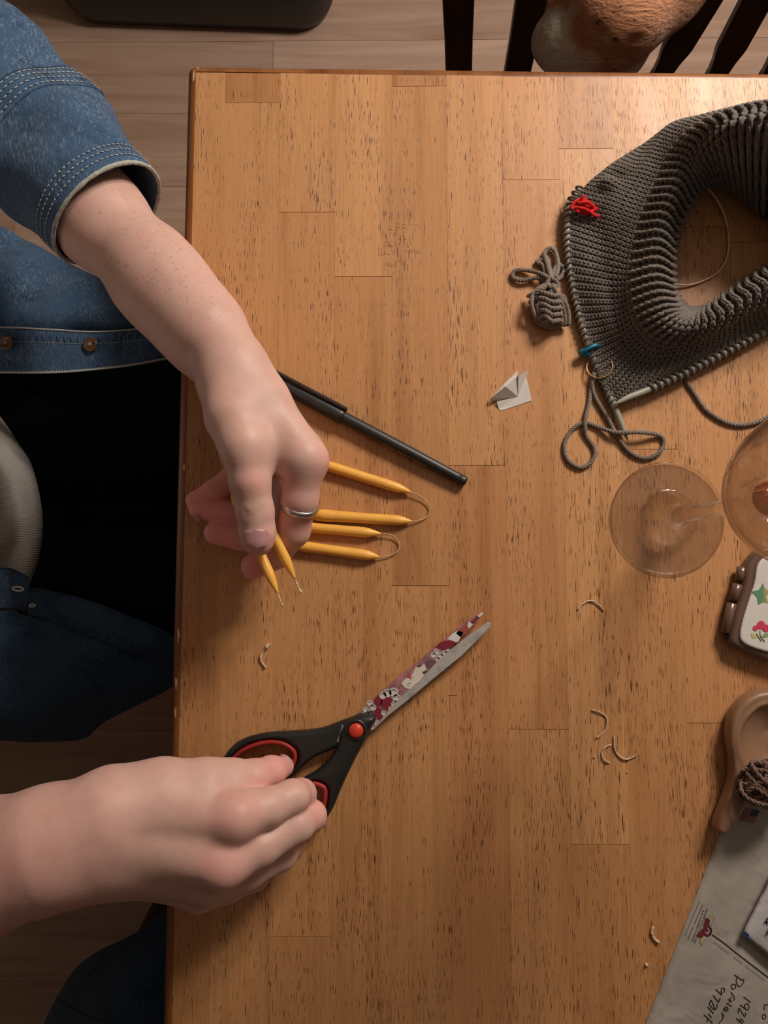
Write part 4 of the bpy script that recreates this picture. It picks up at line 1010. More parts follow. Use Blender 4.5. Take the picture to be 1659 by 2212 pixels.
for i in range(n1_):
    for j in range(n2_):
        a = i*(n2_+1)+j; q = (a, a+1, a+n2_+2, a+n2_+1); f.append(q); f.append(tuple(o_+t for t in reversed(q)))
for i in range(n1_):
    for j in (0, n2_): a = i*(n2_+1)+j; b = a+n2_+1; f.append((a, b, o_+b, o_+a))
for j in range(n2_):
    for i in (0, n1_): a = i*(n2_+1)+j; f.append((a, a+1, o_+a+1, o_+a))
bmh = bmesh.new(); [bmh.verts.new(q) for q in v]; bmh.verts.ensure_lookup_table(); [bmh.faces.new([bmh.verts[t] for t in q]) for q in f]
frombm('envelope_body', bmh, M_POLY, mail)
def onmail(px, py, h=.0001):
    p = P(px, py, .002); z = .0006+mailz(p.x, p.y); p = P(px, py, z); r_ = p-ma; e = min(r_.dot(ud)/LN, r_.dot(wv)/WD)
    return P(px, py, .0006+mailz(p.x, p.y)*min(1, max(0, e*12))+h)
def ribbon(polys, w, name, m, parent, fn=onmail, h=.00012):   # ink strokes that follow the surface
    mb = MB()
    for pl in polys:
        c = [tuple(q) for q in cr([(a, b, 0) for a, b in pl], 4)] if len(pl) > 2 else [(pl[0][0]+(pl[1][0]-pl[0][0])*t, pl[0][1]+(pl[1][1]-pl[0][1])*t, 0) for t in np.linspace(0, 1, 6)]
        pts = [fn(a[0], a[1], h) for a in c]; mb.add(*tube(pts, [w*.5]*len(pts), 4))
    return mb.build(name, m, parent)
M_INKP = plain('black_ink', (.022, .018, .022), .5); M_MAR = plain('maroon_ink', (.13, .018, .03), .5); M_YEL = plain('pale_yellow_ink', (.40, .37, .20), .5); M_PINK = plain('pinkish_ink', (.16, .07, .08), .5); M_GREYI = plain('grey_ink', (.12, .11, .10), .5)
k_ = 1601/139.0
def zc_(pl): return [(1520+a/k_, 2020+b/k_) for a, b in pl]
hand = [[(765, 985), (870, 1060), (965, 1125)], [(985, 1090), (1000, 1140), (960, 1230), (885, 1280), (830, 1220), (812, 1130), (825, 1060), (870, 1050)],     # P
        [(760, 1215), (700, 1240), (690, 1300), (740, 1340), (795, 1310), (795, 1250), (760, 1215)], [(680, 1415), (730, 1490), (762, 1560), (755, 1620)],      # o r
        [(600, 1590), (660, 1620), (705, 1655)], [(690, 1530), (650, 1620), (640, 1680)], [(570, 1690), (640, 1730), (700, 1775)],                              # t l
        [(560, 1775), (530, 1820), (570, 1880), (610, 1860), (590, 1800), (545, 1790), (500, 1850), (520, 1890)], [(520, 2010), (470, 1980), (450, 1920), (480, 2010), (470, 2090), (430, 2140), (380, 2190)],  # a n
        [(300, 1345), (380, 1420), (450, 1490)], [(450, 1490), (440, 1400), (455, 1320), (510, 1320), (520, 1380), (490, 1430)],                               # 9
        [(240, 1495), (310, 1590), (375, 1670)], [(375, 1670), (390, 1620), (420, 1560)], [(190, 1610), (150, 1680), (160, 1740), (230, 1820), (300, 1850), (330, 1790), (335, 1710)], [(190, 1610), (230, 1700), (290, 1850)],
        [(100, 1780), (180, 1870), (250, 1950)], [(5, 1975), (110, 2070), (220, 2190)], [(205, 2050), (130, 1970), (150, 1955)], [(110, 2075), (90, 2120), (80, 2150)],
        [(995, 1535), (1080, 1600), (1170, 1675)], [(910, 1735), (1000, 1800), (1090, 1865)], [(1090, 1865), (1130, 1810), (1110, 1720), (1060, 1700), (1020, 1740), (1030, 1800)],
        [(870, 1950), (860, 1880), (880, 1810)], [(880, 1810), (950, 1920), (1020, 2030)], [(1020, 2030), (1045, 1980), (1035, 1930)], [(805, 2070), (890, 2130), (970, 2200)], [(995, 2150), (930, 2080), (905, 2120), (880, 2180)],
        [(1600, 1730), (1530, 1730), (1505, 1780), (1510, 1860)], [(1530, 1960), (1470, 1990), (1460, 2060), (1520, 2080), (1550, 2030), (1520, 1970)]]
ribbon([zc_(s) for s in hand], .00062, 'handwriting', M_INKP, mail)
ribbon([[(1538, 2019), (1560, 2034), (1600, 2066), (1659, 2111), (1700, 2143)]], .00075, 'printed_rule', M_INKP, mail)
rk = random.Random(8); segs = []
ln = np.array([659-538, 111-19.0]); 
for t0, t1 in ((.10, .36), (.46, .60), (.66, 1.0)):
    t = t0
    while t < t1:
        x, yy = 1538+121*t-6, 2019+92*t+6; segs.append([(x, yy), (x-2+rk.uniform(-1, 1.5), yy+3+rk.uniform(-1, .5))]); t += .021
ribbon(segs, .00035, 'small_print', M_GREYI, mail)
# text converted to geometry, reading down the left edge of the mailer
def textmesh(s, size, shear=0):
    cu = bpy.data.curves.new('text', 'FONT'); cu.body = s; cu.size = 1.0; cu.align_x = 'CENTER'; cu.shear = shear; cu.resolution_u = 2
    t = bpy.data.objects.new('t', cu); C.objects.link(t); bpy.context.view_layer.update()
    me = t.to_mesh(); v = [tuple(q.co) for q in me.vertices]; f = [tuple(p.vertices) for p in me.polygons]; t.to_mesh_clear(); bpy.data.objects.remove(t); return v, f
def label_text(s, pa, pb, hpx, name, m, shear=0, bold=0, fn=None, parent=None):
    v, f = textmesh(s, 1, shear); xs_ = [a[0] for a in v]; w0, w1 = min(xs_), max(xs_); d = (pb[0]-pa[0], pb[1]-pa[1]); Lp = math.hypot(*d); ux, uy = d[0]/Lp, d[1]/Lp; upx, upy = uy, -ux
    vv = []
    for a in v:
        t = (a[0]-w0)/(w1-w0)*Lp; hh = a[1]*hpx; vv.append((fn or onmail)(pa[0]+ux*t+upx*hh, pa[1]+uy*t+upy*hh, .00022))
    return mesh(name, vv, f, m, parent or mail, False)
label_text('WESTERN ANTIQUE AEROPLANE', (1526, 1962), (1499, 2036), 5.6, 'printed_address', M_INKP)
label_text('& AUTOMOBILE MUSEUM', (1518, 1966), (1494, 2032), 5.6, 'printed_address', M_INKP)
label_text('HOOD RIVER, OREGON', (1517, 1952), (1484, 2030), 5.0, 'printed_address', M_PINK, .3)
label_text('www.waaamuseum.org', (1510, 1946), (1479, 2020), 5.0, 'printed_address', M_GREYI)
def flat(name, poly, m, h=.0002, parent=None, fn=None):
    pts = [(fn or onmail)(a, b, h) for a, b in poly]; cx_ = sum((p.x for p in pts))/len(pts); cy_ = sum((p.y for p in pts))/len(pts)
    return mesh(name, pts, [tuple(range(len(pts)))], m, parent or mail, False)
k2 = 14.75
def zl(pl): return [(1470+a/k2, 1930+b/k2) for a, b in pl]
flat('wing', zl([(890, 790), (960, 730), (1030, 715), (1075, 775), (1040, 870), (990, 990), (940, 1040), (920, 900)]), M_YEL, .0002); flat('wing', zl([(620, 1400), (700, 1400), (770, 1380), (790, 1440), (740, 1550), (700, 1660), (660, 1650), (620, 1520)]), M_YEL, .0002)
ribbon([zl([(890, 800), (960, 730), (1030, 715), (1075, 775), (1020, 900), (980, 1010)])], .0002, 'wing_outline', M_GREYI, mail, h=.0003); ribbon([zl([(620, 1400), (640, 1560), (680, 1660), (730, 1560), (790, 1440)])], .0002, 'wing_outline', M_GREYI, mail, h=.0003)
flat('emblem_body', zl([(780, 780), (880, 790), (950, 870), (910, 960), (930, 1040), (985, 1120), (990, 1240), (930, 1340), (840, 1360), (740, 1330), (690, 1420), (600, 1410), (510, 1330), (560, 1260), (620, 1230), (660, 1150), (730, 1100), (740, 960), (770, 900)]), M_MAR, .0003)
ribbon([zl([(930, 1060), (985, 1150), (970, 1280), (900, 1350), (820, 1340)])], .0008, 'emblem_arc', M_INKP, mail, h=.0003)
flat('emblem_gap', zl([(840, 1070), (900, 1110), (940, 1200), (900, 1290), (820, 1280), (765, 1210), (850, 1240), (900, 1200), (870, 1130)]), plain('pale_pink_ink', (.42, .30, .30), .5), .0004)
# small flag printed by the top corner
fa, fb, fc, fd = (1611, 1743), (1640, 1752), (1629, 1778), (1596, 1773)
def fq(u, v_): return (fa[0]*(1-u)*(1-v_)+fb[0]*u*(1-v_)+fc[0]*u*v_+fd[0]*(1-u)*v_, fa[1]*(1-u)*(1-v_)+fb[1]*u*(1-v_)+fc[1]*u*v_+fd[1]*(1-u)*v_)
M_FR = plain('flag_red', (.26, .06, .075), .5); M_FW = plain('flag_white', (.34, .20, .20), .5); M_FB = plain('flag_blue', (.018, .022, .04), .5)
for k in range(11):
    a, b = k/11, (k+1)/11; flat('flag_stripe', [fq(a, 0), fq(b, 0), fq(b, .5), fq(b-.02, 1), fq(a-.02, 1), fq(a, .5)], M_FR if k % 2 == 0 else M_FW, .0002)
flat('flag_canton', [fq(.56, -.02), fq(1.03, -.02), fq(1.0, .45), fq(.53, .5)], M_FB, .0003)
# white packet lying on the mailer
M_PK, nt_, b_ = NT('white_packet_plastic'); rr_ = ramp(nt_, [(.3, c4((.44, .42, .43))), (.7, c4((.56, .54, .55)))], noise(nt_, mapping(nt_, (1, 1, 1)), 50, 3).outputs[0]); nt_.links.new(rr_.outputs[0], b_.inputs['Base Color']); b_.inputs['Roughness'].default_value = .35
bump(nt_, b_, noise(nt_, mapping(nt_, (1, 1, 1)), 70, 2, .5, .6).outputs[0], .4, .003)
pk = empty('packet', P(1640, 1990, .005), 'small white packet with a blue corner square lying on the grey mailer', 'packet')
PZ = .0078
kA, kB, kC = P(1603, 2022, PZ), P(1680, 1868, PZ), P(1700, 2102, PZ); e1_, e2_ = (kB-kA), (kC-kA)*1.3; v = []; f = []; n3 = 16
e1_ = e1_*1.1
for k in (0, 1):
    for i in range(n3+1):
        for j in range(n3+1):
            p = kA+e1_*i/n3+e2_*j/n3; s_ = min(1, min(i, n3-i, j, n3-j)/4); v.append((p.x, p.y, PZ-.0012+(.0018*s_+.0005*math.sin(p.x*300)*s_ if k == 0 else -.0022*s_)))
o_ = (n3+1)**2
for i in range(n3):
    for j in range(n3): a = i*(n3+1)+j; q = (a, a+1, a+n3+2, a+n3+1); f.append(q); f.append(tuple(o_+t for t in reversed(q)))
bmh = bmesh.new(); [bmh.verts.new(q) for q in v]; bmh.verts.ensure_lookup_table(); [bmh.faces.new([bmh.verts[t] for t in q]) for q in f]; bmesh.ops.remove_doubles(bmh, verts=bmh.verts, dist=1e-7)
frombm('pouch', bmh, M_PK, pk)
def onpk(px, py, h=.0002): return P(px, py, PZ+.0004+h)
flat('blue_square', [(1606, 2016), (1609, 2012), (1619, 2019), (1616, 2028), (1608, 2022)], plain('blue_ink', (.008, .03, .14), .45), .0002, pk, onpk)
label_text('PRIORITY', (1672, 1944), (1652, 2003), 10, 'printed_word', M_INKP, .2, fn=onpk, parent=pk) if False else None
ribbon([[(1651, 1995), (1655, 1990), (1657, 1999)], [(1654, 1987), (1659, 1993)], [(1657, 1983), (1663, 1990)], [(1654, 2017), (1657, 2021)], [(1656, 2012), (1662, 2018)], [(1658, 2008), (1664, 2013)]], .0006, 'printed_letters', plain('navy_ink', (.01, .012, .06), .5), pk, onpk)
# hinged case with a white sticker-covered lid
M_CASE = plain('smoky_brown_plastic', (.13, .075, .055), .22, .15, 60, spec=.6); M_WLID = plain('white_lid', (.66, .63, .59), .35, .03)
case = empty('hinged_case', P(1650, 1320, 0), 'smoky brown hinged case with a white lid bearing a star and a pink flower', 'case')
CZ = .011
co_ = cr([(1617, 1215), (1608, 1262), (1594, 1310), (1583, 1355), (1578, 1383), (1590, 1398), (1630, 1416), (1680, 1432), (1800, 1465), (1850, 1250), (1760, 1190), (1660, 1180)], 6, True)
ci_ = cr([(1640, 1215), (1629, 1262), (1614, 1308), (1602, 1350), (1599, 1376), (1608, 1390), (1635, 1402), (1680, 1414), (1780, 1440), (1820, 1260), (1750, 1210), (1680, 1195)], 6, True)
plobj('case_body', xy(co_, CZ), [], .0005, CZ, .003, M_CASE, case, .001)
plobj('white_lid', xy(ci_, CZ+.0015), [], CZ-.001, CZ+.0018, .0007, M_WLID, case, .0008)
for k, (a, b) in enumerate([((1603, 1225), (1598, 1255)), ((1594, 1262), (1584, 1298)), ((1581, 1303), (1568, 1368))]):
    p0, p1 = P(*a, .006), P(*b, .006); mesh('hinge', *tube([p0, p0+(p1-p0)*.02, p1-(p1-p0)*.02, p1], [.0026, .0032, .0032, .0026], 16), m=M_CASE, parent=case)
p0, p1 = P(1568, 1374, .006), P(1594, 1384, .006); mesh('hinge_pin', *tube([p0, p1], .0022, 12), m=M_BLK2, parent=case)
def onlid(px, py, h=.0002): return P(px, py, CZ+.0018+h)
st = [(1648, 1259), (1653, 1272), (1668, 1277), (1655, 1287), (1660, 1303), (1650, 1300), (1638, 1306), (1635, 1290), (1624, 1278), (1640, 1274)]
GR, nt_, b_ = NT('green_to_yellow'); at = nd(nt_, 'ShaderNodeSeparateXYZ'); nt_.links.new(mapping(nt_, (1, 1, 1)).outputs[0], at.inputs[0]); xg = P(1652, 1280, CZ).x
mr = nd(nt_, 'ShaderNodeMapRange'); mr.inputs['From Min'].default_value = xg-.0025; mr.inputs['From Max'].default_value = xg+.002; nt_.links.new(at.outputs[0], mr.inputs[0])
nt_.links.new(mix(nt_, mr.outputs[0], (.11, .25, .15), (.56, .40, .07)), b_.inputs['Base Color'])
sto = flat('star_sticker', st, GR, .0002, case, onlid)
def circ(cx_, cy_, r, n=12): return [(cx_+r*math.cos(t), cy_+r*math.sin(t)) for t in np.linspace(0, 2*math.pi, n, endpoint=False)]
MP_ = plain('pink_sticker', (.60, .045, .11), .4); MG_ = plain('leaf_sticker', (.22, .32, .12), .4); MY_ = plain('leaf_yellow', (.48, .45, .16), .4)
flat('leaf', [(1622, 1367), (1630, 1370), (1636, 1378), (1626, 1379), (1623, 1374)], MY_, .0002, case, onlid); flat('leaf', [(1644, 1376), (1652, 1368), (1662, 1366), (1662, 1374), (1652, 1378)], MG_, .0002, case, onlid)
for k, c in enumerate([(1632, 1357, 6), (1644, 1350, 9), (1655, 1357, 8)]): flat('petal', circ(*c), MP_, .0003+.00005*k, case, onlid)
ribbon([[(1642, 1362), (1643, 1374), (1652, 1386)], [(1634, 1368), (1640, 1378), (1645, 1385)]], .0005, 'stem', plain('stem_ink', (.14, .19, .13), .5), case, onlid, .0003)

# ================================================================== THE PERSON
person = empty('person', (-.46, .05, -.30), 'seated person in open blue denim shirt and white ribbed top, holding scissors', 'person')
# ---- left arm and hand (upper arm of the picture)
def hand_field(lo, hi, h): return Field(lo, hi, h)
def seg(*q): return [P(*a) for a in q]
HB_ = .0011
lw = P(488, 752, .045)
lf = Field(P(80, 1275, .0)+Vector((0, 0, 0.001)), P(735, 190, .0)+Vector((.03, 0, .105)), HB_)
B = lf
B.join(B.chain(seg((112, 326, .020), (218, 477, .024), (360, 630, .034), (440, 718, .042)), [.0300, .0265, .0214, .0196], .02), .001)
B.join(B.chain(seg((330, 560, .034), (440, 705, .048), (500, 780, .054), (560, 860, .058)), [.0190, .0172, .0165, .0155], .012), .020)   # radial side of wrist
B.join(B.chain(seg((330, 615, .028), (430, 718, .033), (492, 800, .032)), [.0200, .0178, .0165], .012), .020)                            # ulnar side
for pts, rs in ((seg((520, 800, .056), (657, 985, .064)), (.0135, .0120)), (seg((505, 800, .046), (655, 978, .047)), (.014, .0125)),
                (seg((500, 805, .036), (634, 965, .033)), (.013, .0115)), (seg((490, 810, .029), (606, 958, .022)), (.012, .0105))):
    B.join(B.chain(pts, rs, .01), .010)
B.join(B.chain(seg((500, 860, .050), (575, 960, .050)), [.015, .0155], .01), .014)                             # palm mass
B.join(B.chain(seg((488, 820, .060), (505, 900, .068), (528, 968, .074)), [.0150, .0145, .0130], .01), .012)   # thumb metacarpal
B.join(B.chain(seg((560, 930, .060), (625, 1005, .058)), [.0125, .0105], .01), .010)                           # web towards the index
B.join(B.ell(P(678, 1000, .061), (.0065, .0065, .007)), .008)                                                 # index knuckle
def fingers(fl_, flist, kp=.007, km=.0016):
    base = fl_.d.copy(); out = fl_.d
    for pts, rs in flist:
        sl, d = fl_.chain(pts, rs, .0035, mg=.014); b_ = base[sl]; c_ = smin(b_, d, kp)
        k_ = (km*np.clip((b_-c_)/.0015, 0, 1)+1e-6).astype(np.float32); out[sl] = smin(out[sl], c_, k_)
LF = [(seg((656, 996, .064), (648, 1078, .056), (634, 1146, .045), (596, 1196, .034), (548, 1224, .031)), (.0117, .0104, .0095, .0088, .0079)),   # index
      (seg((650, 982, .046), (628, 1080, .032), (590, 1152, .022), (520, 1160, .0175), (466, 1151, .018)), (.0120, .0100, .0088, .0080, .0074)),    # middle
      (seg((628, 965, .033), (598, 1060, .021), (548, 1112, .0155), (490, 1110, .0150), (430, 1100, .0175)), (.0112, .0095, .0084, .0077, .0066)),  # ring
      (seg((604, 958, .023), (560, 992, .0165), (508, 1028, .0160), (462, 1062, .0170), (420, 1081, .0185)), (.0105, .0086, .0078, .0070, .0056)),   # little
      (seg((528, 962, .074), (540, 1040, .073), (551, 1104, .069), (556, 1150, .0655), (557, 1168, .064)), (.0131, .0112, .0102, .0099, .0088))]    # thumb
fingers(B, LF)
def crease(fl_, a, b, amp, w, n=None):     # a shallow groove between two points
    sl, d = fl_.chain([a, b], [0, 0], mg=.004+w*2); fl_.d[sl] += (amp*np.exp(-(d/w)**2)).astype(np.float32)
t0, t1 = P(530, 1104, .0775), P(574, 1104, .0775)
for dy, am in ((0, .0007), (9, .00055), (-9, .0004), (17, .0003)): crease(B, P(528, 1106+dy, .0785), P(578, 1105+dy, .0785), am, .0012)
crease(B, P(590, 1030, .064), P(640, 1042, .068), .0016, .0016)
V, Q = B.mesh(); V = relax(V, Q, 3); VL, QL = V, Q
def near(V, c, r): return np.clip(1-np.linalg.norm(V-np.array(c), axis=1)/r, 0, 1)
pk_l = np.zeros(len(V))
for c, r, w in (((548, 1224, .031), .024, 1.1), ((466, 1151, .018), .028, 1.3), ((430, 1100, .018), .028, 1.2), ((420, 1081, .018), .030, 1.15), ((490, 1040, .016), .02, .8), ((560, 1160, .02), .022, 1.0), ((634, 1110, .05), .018, .8), ((560, 1168, .072), .012, .5), ((640, 1040, .06), .018, .45), ((690, 1005, .06), .018, .35), ((600, 1150, .045), .014, .5), ((553, 1040, .082), .012, .25)):
    pk_l = np.maximum(pk_l, np.minimum(near(V, P(*c), r)*w*1.3, .85))
armc = np.array(P(330, 560, .06)); fr_l = np.clip(1.15-np.linalg.norm(V-armc, axis=1)/.085, 0, 1)
# ---- right arm and hand (lower arm of the picture)
rf = Field(P(-190, 2010, .0)+Vector((-.02, -.03, .0015)), P(735, 1590, .0)+Vector((0, .01, .125)), HB_)
B = rf
B.join(B.chain(seg((-260, 1905, .060), (-60, 1880, .068), (110, 1830, .074), (210, 1806, .072)), [.042, .034, .0275, .0262], .02), .001)
B.join(B.chain(seg((100, 1805, .080), (230, 1760, .080)), [.0215, .0190], .01), .012)
B.join(B.chain(seg((110, 1862, .066), (240, 1850, .064)), [.0215, .0205], .01), .012)
RMC = [(seg((235, 1752, .076), (505, 1765, .070)), (.0150, .0125)), (seg((235, 1800, .076), (478, 1856, .068)), (.0150, .0120)),
       (seg((235, 1840, .068), (452, 1905, .052)), (.0150, .0112)), (seg((235, 1868, .056), (425, 1922, .038)), (.0140, .0105))]
for pts, rs in RMC: B.join(B.chain(pts, rs, .01), .014)
B.join(B.chain(seg((280, 1800, .062), (420, 1830, .056)), [.020, .018], .01), .016)
B.join(B.chain(seg((255, 1728, .070), (350, 1708, .066), (445, 1697, .060)), [.0165, .0158, .0135], .01), .014)  # thumb metacarpal
B.join(B.chain(seg((430, 1730, .062), (500, 1740, .056)), [.0120, .009], .01), .012)
B.join(B.ell(P(512, 1762, .076), (.0075, .0075, .0062)), .010); B.join(B.ell(P(480, 1869, .073), (.0085, .0085, .0066)), .009)
RF = [(seg((508, 1764, .068), (575, 1745, .062), (632, 1722, .052), (650, 1716, .036), (640, 1722, .020)), (.0125, .0106, .0094, .0086, .0076)),   # index
      (seg((484, 1866, .066), (560, 1828, .060), (640, 1782, .050), (672, 1762, .034), (650, 1762, .017)), (.0128, .0110, .0097, .0086, .0076)),    # middle
      (seg((458, 1908, .050), (530, 1884, .046), (606, 1846, .036), (628, 1822, .022), (600, 1806, .014)), (.0112, .0100, .0090, .0082, .0074)),    # ring
      (seg((430, 1926, .037), (490, 1915, .034), (550, 1892, .026), (575, 1868, .016), (555, 1846, .011)), (.0104, .0092, .0082, .0074, .0066)),    # little
      (seg((445, 1695, .060), (500, 1684, .054), (550, 1680, .046), (585, 1667, .034), (612, 1656, .024)), (.0132, .0112, .0100, .0088, .0064))]     # thumb
fingers(B, RF, .008)
for a, b, am, w in (((540, 1806, .060), (640, 1768, .05), .0008, .003), ((505, 1722, .058), (580, 1716, .052), .0012, .0016), ((300, 1876, .075), (440, 1893, .062), .0022, .0055), ((500, 1835, .07), (600, 1800, .06), .0008, .004), ((300, 1800, .088), (430, 1812, .084), .0008, .006)):
    crease(B, P(*a), P(*b), am, w)
V, Q = B.mesh(); V = relax(V, Q, 3); VR, QR = V, Q
pk_r = np.zeros(len(V))
for c, r, w in (((512, 1762, .080), .022, .22), ((480, 1869, .078), .022, .30), ((600, 1665, .032), .024, .55), ((650, 1712, .045), .016, .35), ((672, 1755, .04), .015, .45), ((0, 1900, .07), .07, .30), ((120, 1880, .08), .06, .22), ((540, 1715, .05), .018, .6)):
    pk_r = np.maximum(pk_r, np.minimum(near(V, P(*c), r)*w*1.3, .8))
fr_r = np.clip(1-np.linalg.norm(V-np.array(P(40, 1850, .08)), axis=1)/.10, 0, 1)*.25
# ---- coarse trunk, upper arms and neck inside the clothes
SH = Vector((-.50, .20, .10)); SR = Vector((-.50, -.12, .10)); EL = P(-60, 185, .015); ER_ = P(-260, 1905, .060)
tf = Field((-.70, -.42, -.34), (-.24, .42, .56), .006)
tf.join(tf.ell(Vector((-.475, .045, -.20)), (.115, .135, .12)), .001)
tf.join(tf.ell(Vector((-.485, .045, .0)), (.10, .135, .19)), .05)
tf.join(tf.chain([Vector((-.50, .19, .13)), Vector((-.50, -.10, .13))], [.055, .055], .03), .05)
tf.join(tf.chain([Vector((-.50, .045, .12)), Vector((-.485, .045, .26))], [.052, .047], .02), .03)
tf.join(tf.chain([Vector((-.50, .20, .13)), Vector((EL.x-.02, EL.y+.02, .02)), P(60, 240, .022)], [.042, .036, .028], .03), .03)
tf.join(tf.chain([Vector((-.50, -.11, .13)), Vector((-.50, -.24, .04)), Vector((-.37, -.22, .06)), P(-140, 1890, .064)], [.046, .042, .038, .036], .03), .03)
HC = Vector((-.465, .045, .375))           # the head, bent forward over the table
tf.join(tf.ell(HC, (.092, .074, .100)), .03)
tf.join(tf.ell(HC+Vector((.035, 0, -.055)), (.055, .052, .058)), .03)
tf.join(tf.chain([HC+Vector((.085, 0, .010)), HC+Vector((.106, 0, -.028))], [.008, .013], .006), .010)   # nose
tf.join(tf.chain([HC+Vector((.080, .014, -.062)), HC+Vector((.080, -.014, -.062))], [.0085, .0085], .004), .006)   # mouth
tf.join(tf.chain([HC+Vector((.080, .040, .022)), HC+Vector((.084, .012, .018))], [.008, .008], .004), .008)
tf.join(tf.chain([HC+Vector((.080, -.040, .022)), HC+Vector((.084, -.012, .018))], [.008, .008], .004), .008)
for s_ in (1, -1):
    tf.cut(tf.ell(HC+Vector((.088, .030*s_, .000)), (.012, .017, .011)), .006)
    tf.join(tf.ell(HC+Vector((-.005, .076*s_, -.012)), (.018, .009, .030)), .006)
VT, QT = tf.mesh(); VT = relax(VT, QT, 2)
V = np.concatenate([VL, VR, VT]); Q = np.concatenate([QL, QR+len(VL), QT+len(VL)+len(VR)])
body = npmesh('body', V, Q, M_SKIN, person)
attr(body, 'pink', np.concatenate([pk_l, pk_r, np.zeros(len(VT))])); attr(body, 'freckle', np.concatenate([fr_l, fr_r, np.zeros(len(VT))]))
# ---- finger nails
M_NAIL = plain('finger_nail', (.60, .33, .33), .25, .05, 200, sss=.2)
def nail(a, b, r, up, w=58, t0=.1, t1=1.0, lift=.0004, name='finger_nail'):
    a, b = Vector(a), Vector(b); d = (b-a).normalized(); L_ = (b-a).length; up = Vector(up); up = (up-d*up.dot(d)).normalized(); s_ = d.cross(up); v = []; f = []; nu, nv = 14, 12
    for k in (0, 1):
        for i in range(nv+1):
            t = i/nv; q = 2*t-1; sc_ = max(1-abs(q)**3.2, 0)**.42; tt = t0+(t1-t0)*t
            for j in range(nu+1):
                an = math.radians(w)*sc_*(2*j/nu-1); rr = r+lift-(.0009 if k else 0)-.0012*max(0, q-.2)**2
                rr -= .0005*max(0, -q-.6); rr += lift*1.2*(1-t)
                v.append(a+d*L_*tt+(up*math.cos(an)+s_*math.sin(an))*rr)
    o_ = (nu+1)*(nv+1)
    for i in range(nv):
        for j in range(nu):
            q = i*(nu+1)+j; qq = (q, q+1, q+nu+2, q+nu+1); f.append(qq); f.append(tuple(o_+t for t in reversed(qq)))
    return mesh(name, v, f, M_NAIL, body)
nail(P(555, 1138, .0655), P(557, 1178, .0632), .0106, (.10, -.10, 1), 39, -.05, 1.0, .0007)
nail(P(440, 1104, .0175), P(424, 1104, .0175), .0062, (-.1, -1, .2), 45, .2, 1.1, .0006)
nail(P(604, 1657, .026), P(617, 1653, .0215), .0062, (.2, .8, .75), 45, 0, 1.0, .0005)
# ---- eyes and hair (above the frame)
M_EYE = plain('eye_white', (.70, .68, .64), .15, .02); M_IRIS = plain('dark_iris', (.05, .03, .02), .1); M_HAIR = wood('brown_hair', (.06, .028, .014), (.15, .075, .04), (140, 140, 6), .5, 0)
def ball(c, r, name, m, par): v, f = lathe([(max(r*math.sin(t), .0001), -r*math.cos(t)) for t in np.linspace(0, math.pi, 12)], 18); return mesh(name, [(c.x+a, c.y+b, c.z+d) for a, b, d in v], f, m, par)
for s_ in (1, -1):
    e_ = ball(HC+Vector((.0695, .030*s_, -.001)), .0112, 'eye', M_EYE, body); ball(HC+Vector((.0758, .029*s_, -.0045)), .0056, 'iris', M_IRIS, body)
hf = Field(HC+Vector((-.16, -.13, -.20)), HC+Vector((.14, .13, .14)), .005)
hf.join(hf.ell(HC+Vector((-.010, 0, .012)), (.098, .084, .108)), .001)
hf.join(hf.ell(HC+Vector((-.050, 0, -.06)), (.060, .074, .105)), .04)
X, Y, Z_ = hf.grid((slice(None),)*3); pl = (X-(HC.x+.035))*1.0-(Z_-(HC.z+.045))*.55+0*Y
hf.d = np.maximum(hf.d, np.where(Z_ > HC.z+.06, -1, pl)).astype(np.float32)
X2, Q2_ = hf.mesh(); npmesh('hair', relax(X2, Q2_, 2), Q2_, M_HAIR, person)
# ---- ring
ringm, nt_, b_ = NT('silver'); b_.inputs['Base Color'].default_value = (.62, .60, .56, 1); b_.inputs['Metallic'].default_value = 1; b_.inputs['Roughness'].default_value = .32
ra, rb = P(650, 1078, .056), P(634, 1146, .045); d = (rb-ra).normalized(); c = ra+(rb-ra)*.22; u_ = Vector((0, 0, 1)); u_ = (u_-d*u_.dot(d)).normalized(); w_ = d.cross(u_)
prof = [(-.0022, .0), (-.0019, .0009), (0, .0014), (.0019, .0009), (.0022, .0), (0, -.0002)]; v = []; f = []; n = 48
for i in range(n):
    a = 2*math.pi*i/n; rr = .01035+.0002*math.sin(a*5)
    for t, h in prof: v.append(c+d*(t*(1+.12*math.sin(a*3)))+(u_*math.cos(a)+w_*math.sin(a))*(rr+h))
for i in range(n):
    for j in range(6): f.append((i*6+j, i*6+(j+1) % 6, ((i+1) % n)*6+(j+1) % 6, ((i+1) % n)*6+j))
tag(mesh('finger_ring', v, f, ringm), 'plain hammered silver ring worn on the index finger beside the candles', 'ring')

# ---- denim shirt: left sleeve with cuff, two front panels
shirt = empty('denim_shirt', (-.46, .05, -.1)); shirt.parent = person; shirt.matrix_parent_inverse = Matrix.Translation(person.location).inverted(); shirt['label'] = 'worn blue denim shirt with rolled sleeves'
def sub(o):
    o.matrix_parent_inverse = Matrix.Translation(shirt.location).inverted() if False else o.matrix_parent_inverse; return o
rimc = P(233, 463, .026); ctr = [(Vector((-.50, .21, .10)), .062), (P(-330, 120, .06), .060), (P(-160, 140, .04), .056), (P(-30, 215, .028), .0545), (P(60, 285, .024), .049), (P(130, 352, .024), .0455), (P(190, 416, .025), .0425), (rimc, .0405)]
cs = cr([tuple(c)+(r,) for c, r in ctr], 12); cs = np.array(cs); NS = 72; rings = []
T = np.gradient(cs[:, :3], axis=0); T /= np.linalg.norm(T, axis=1)[:, None]
sl_ = np.concatenate([[0], np.cumsum(np.linalg.norm(np.diff(cs[:, :3], axis=0), axis=1))]); tot = sl_[-1]
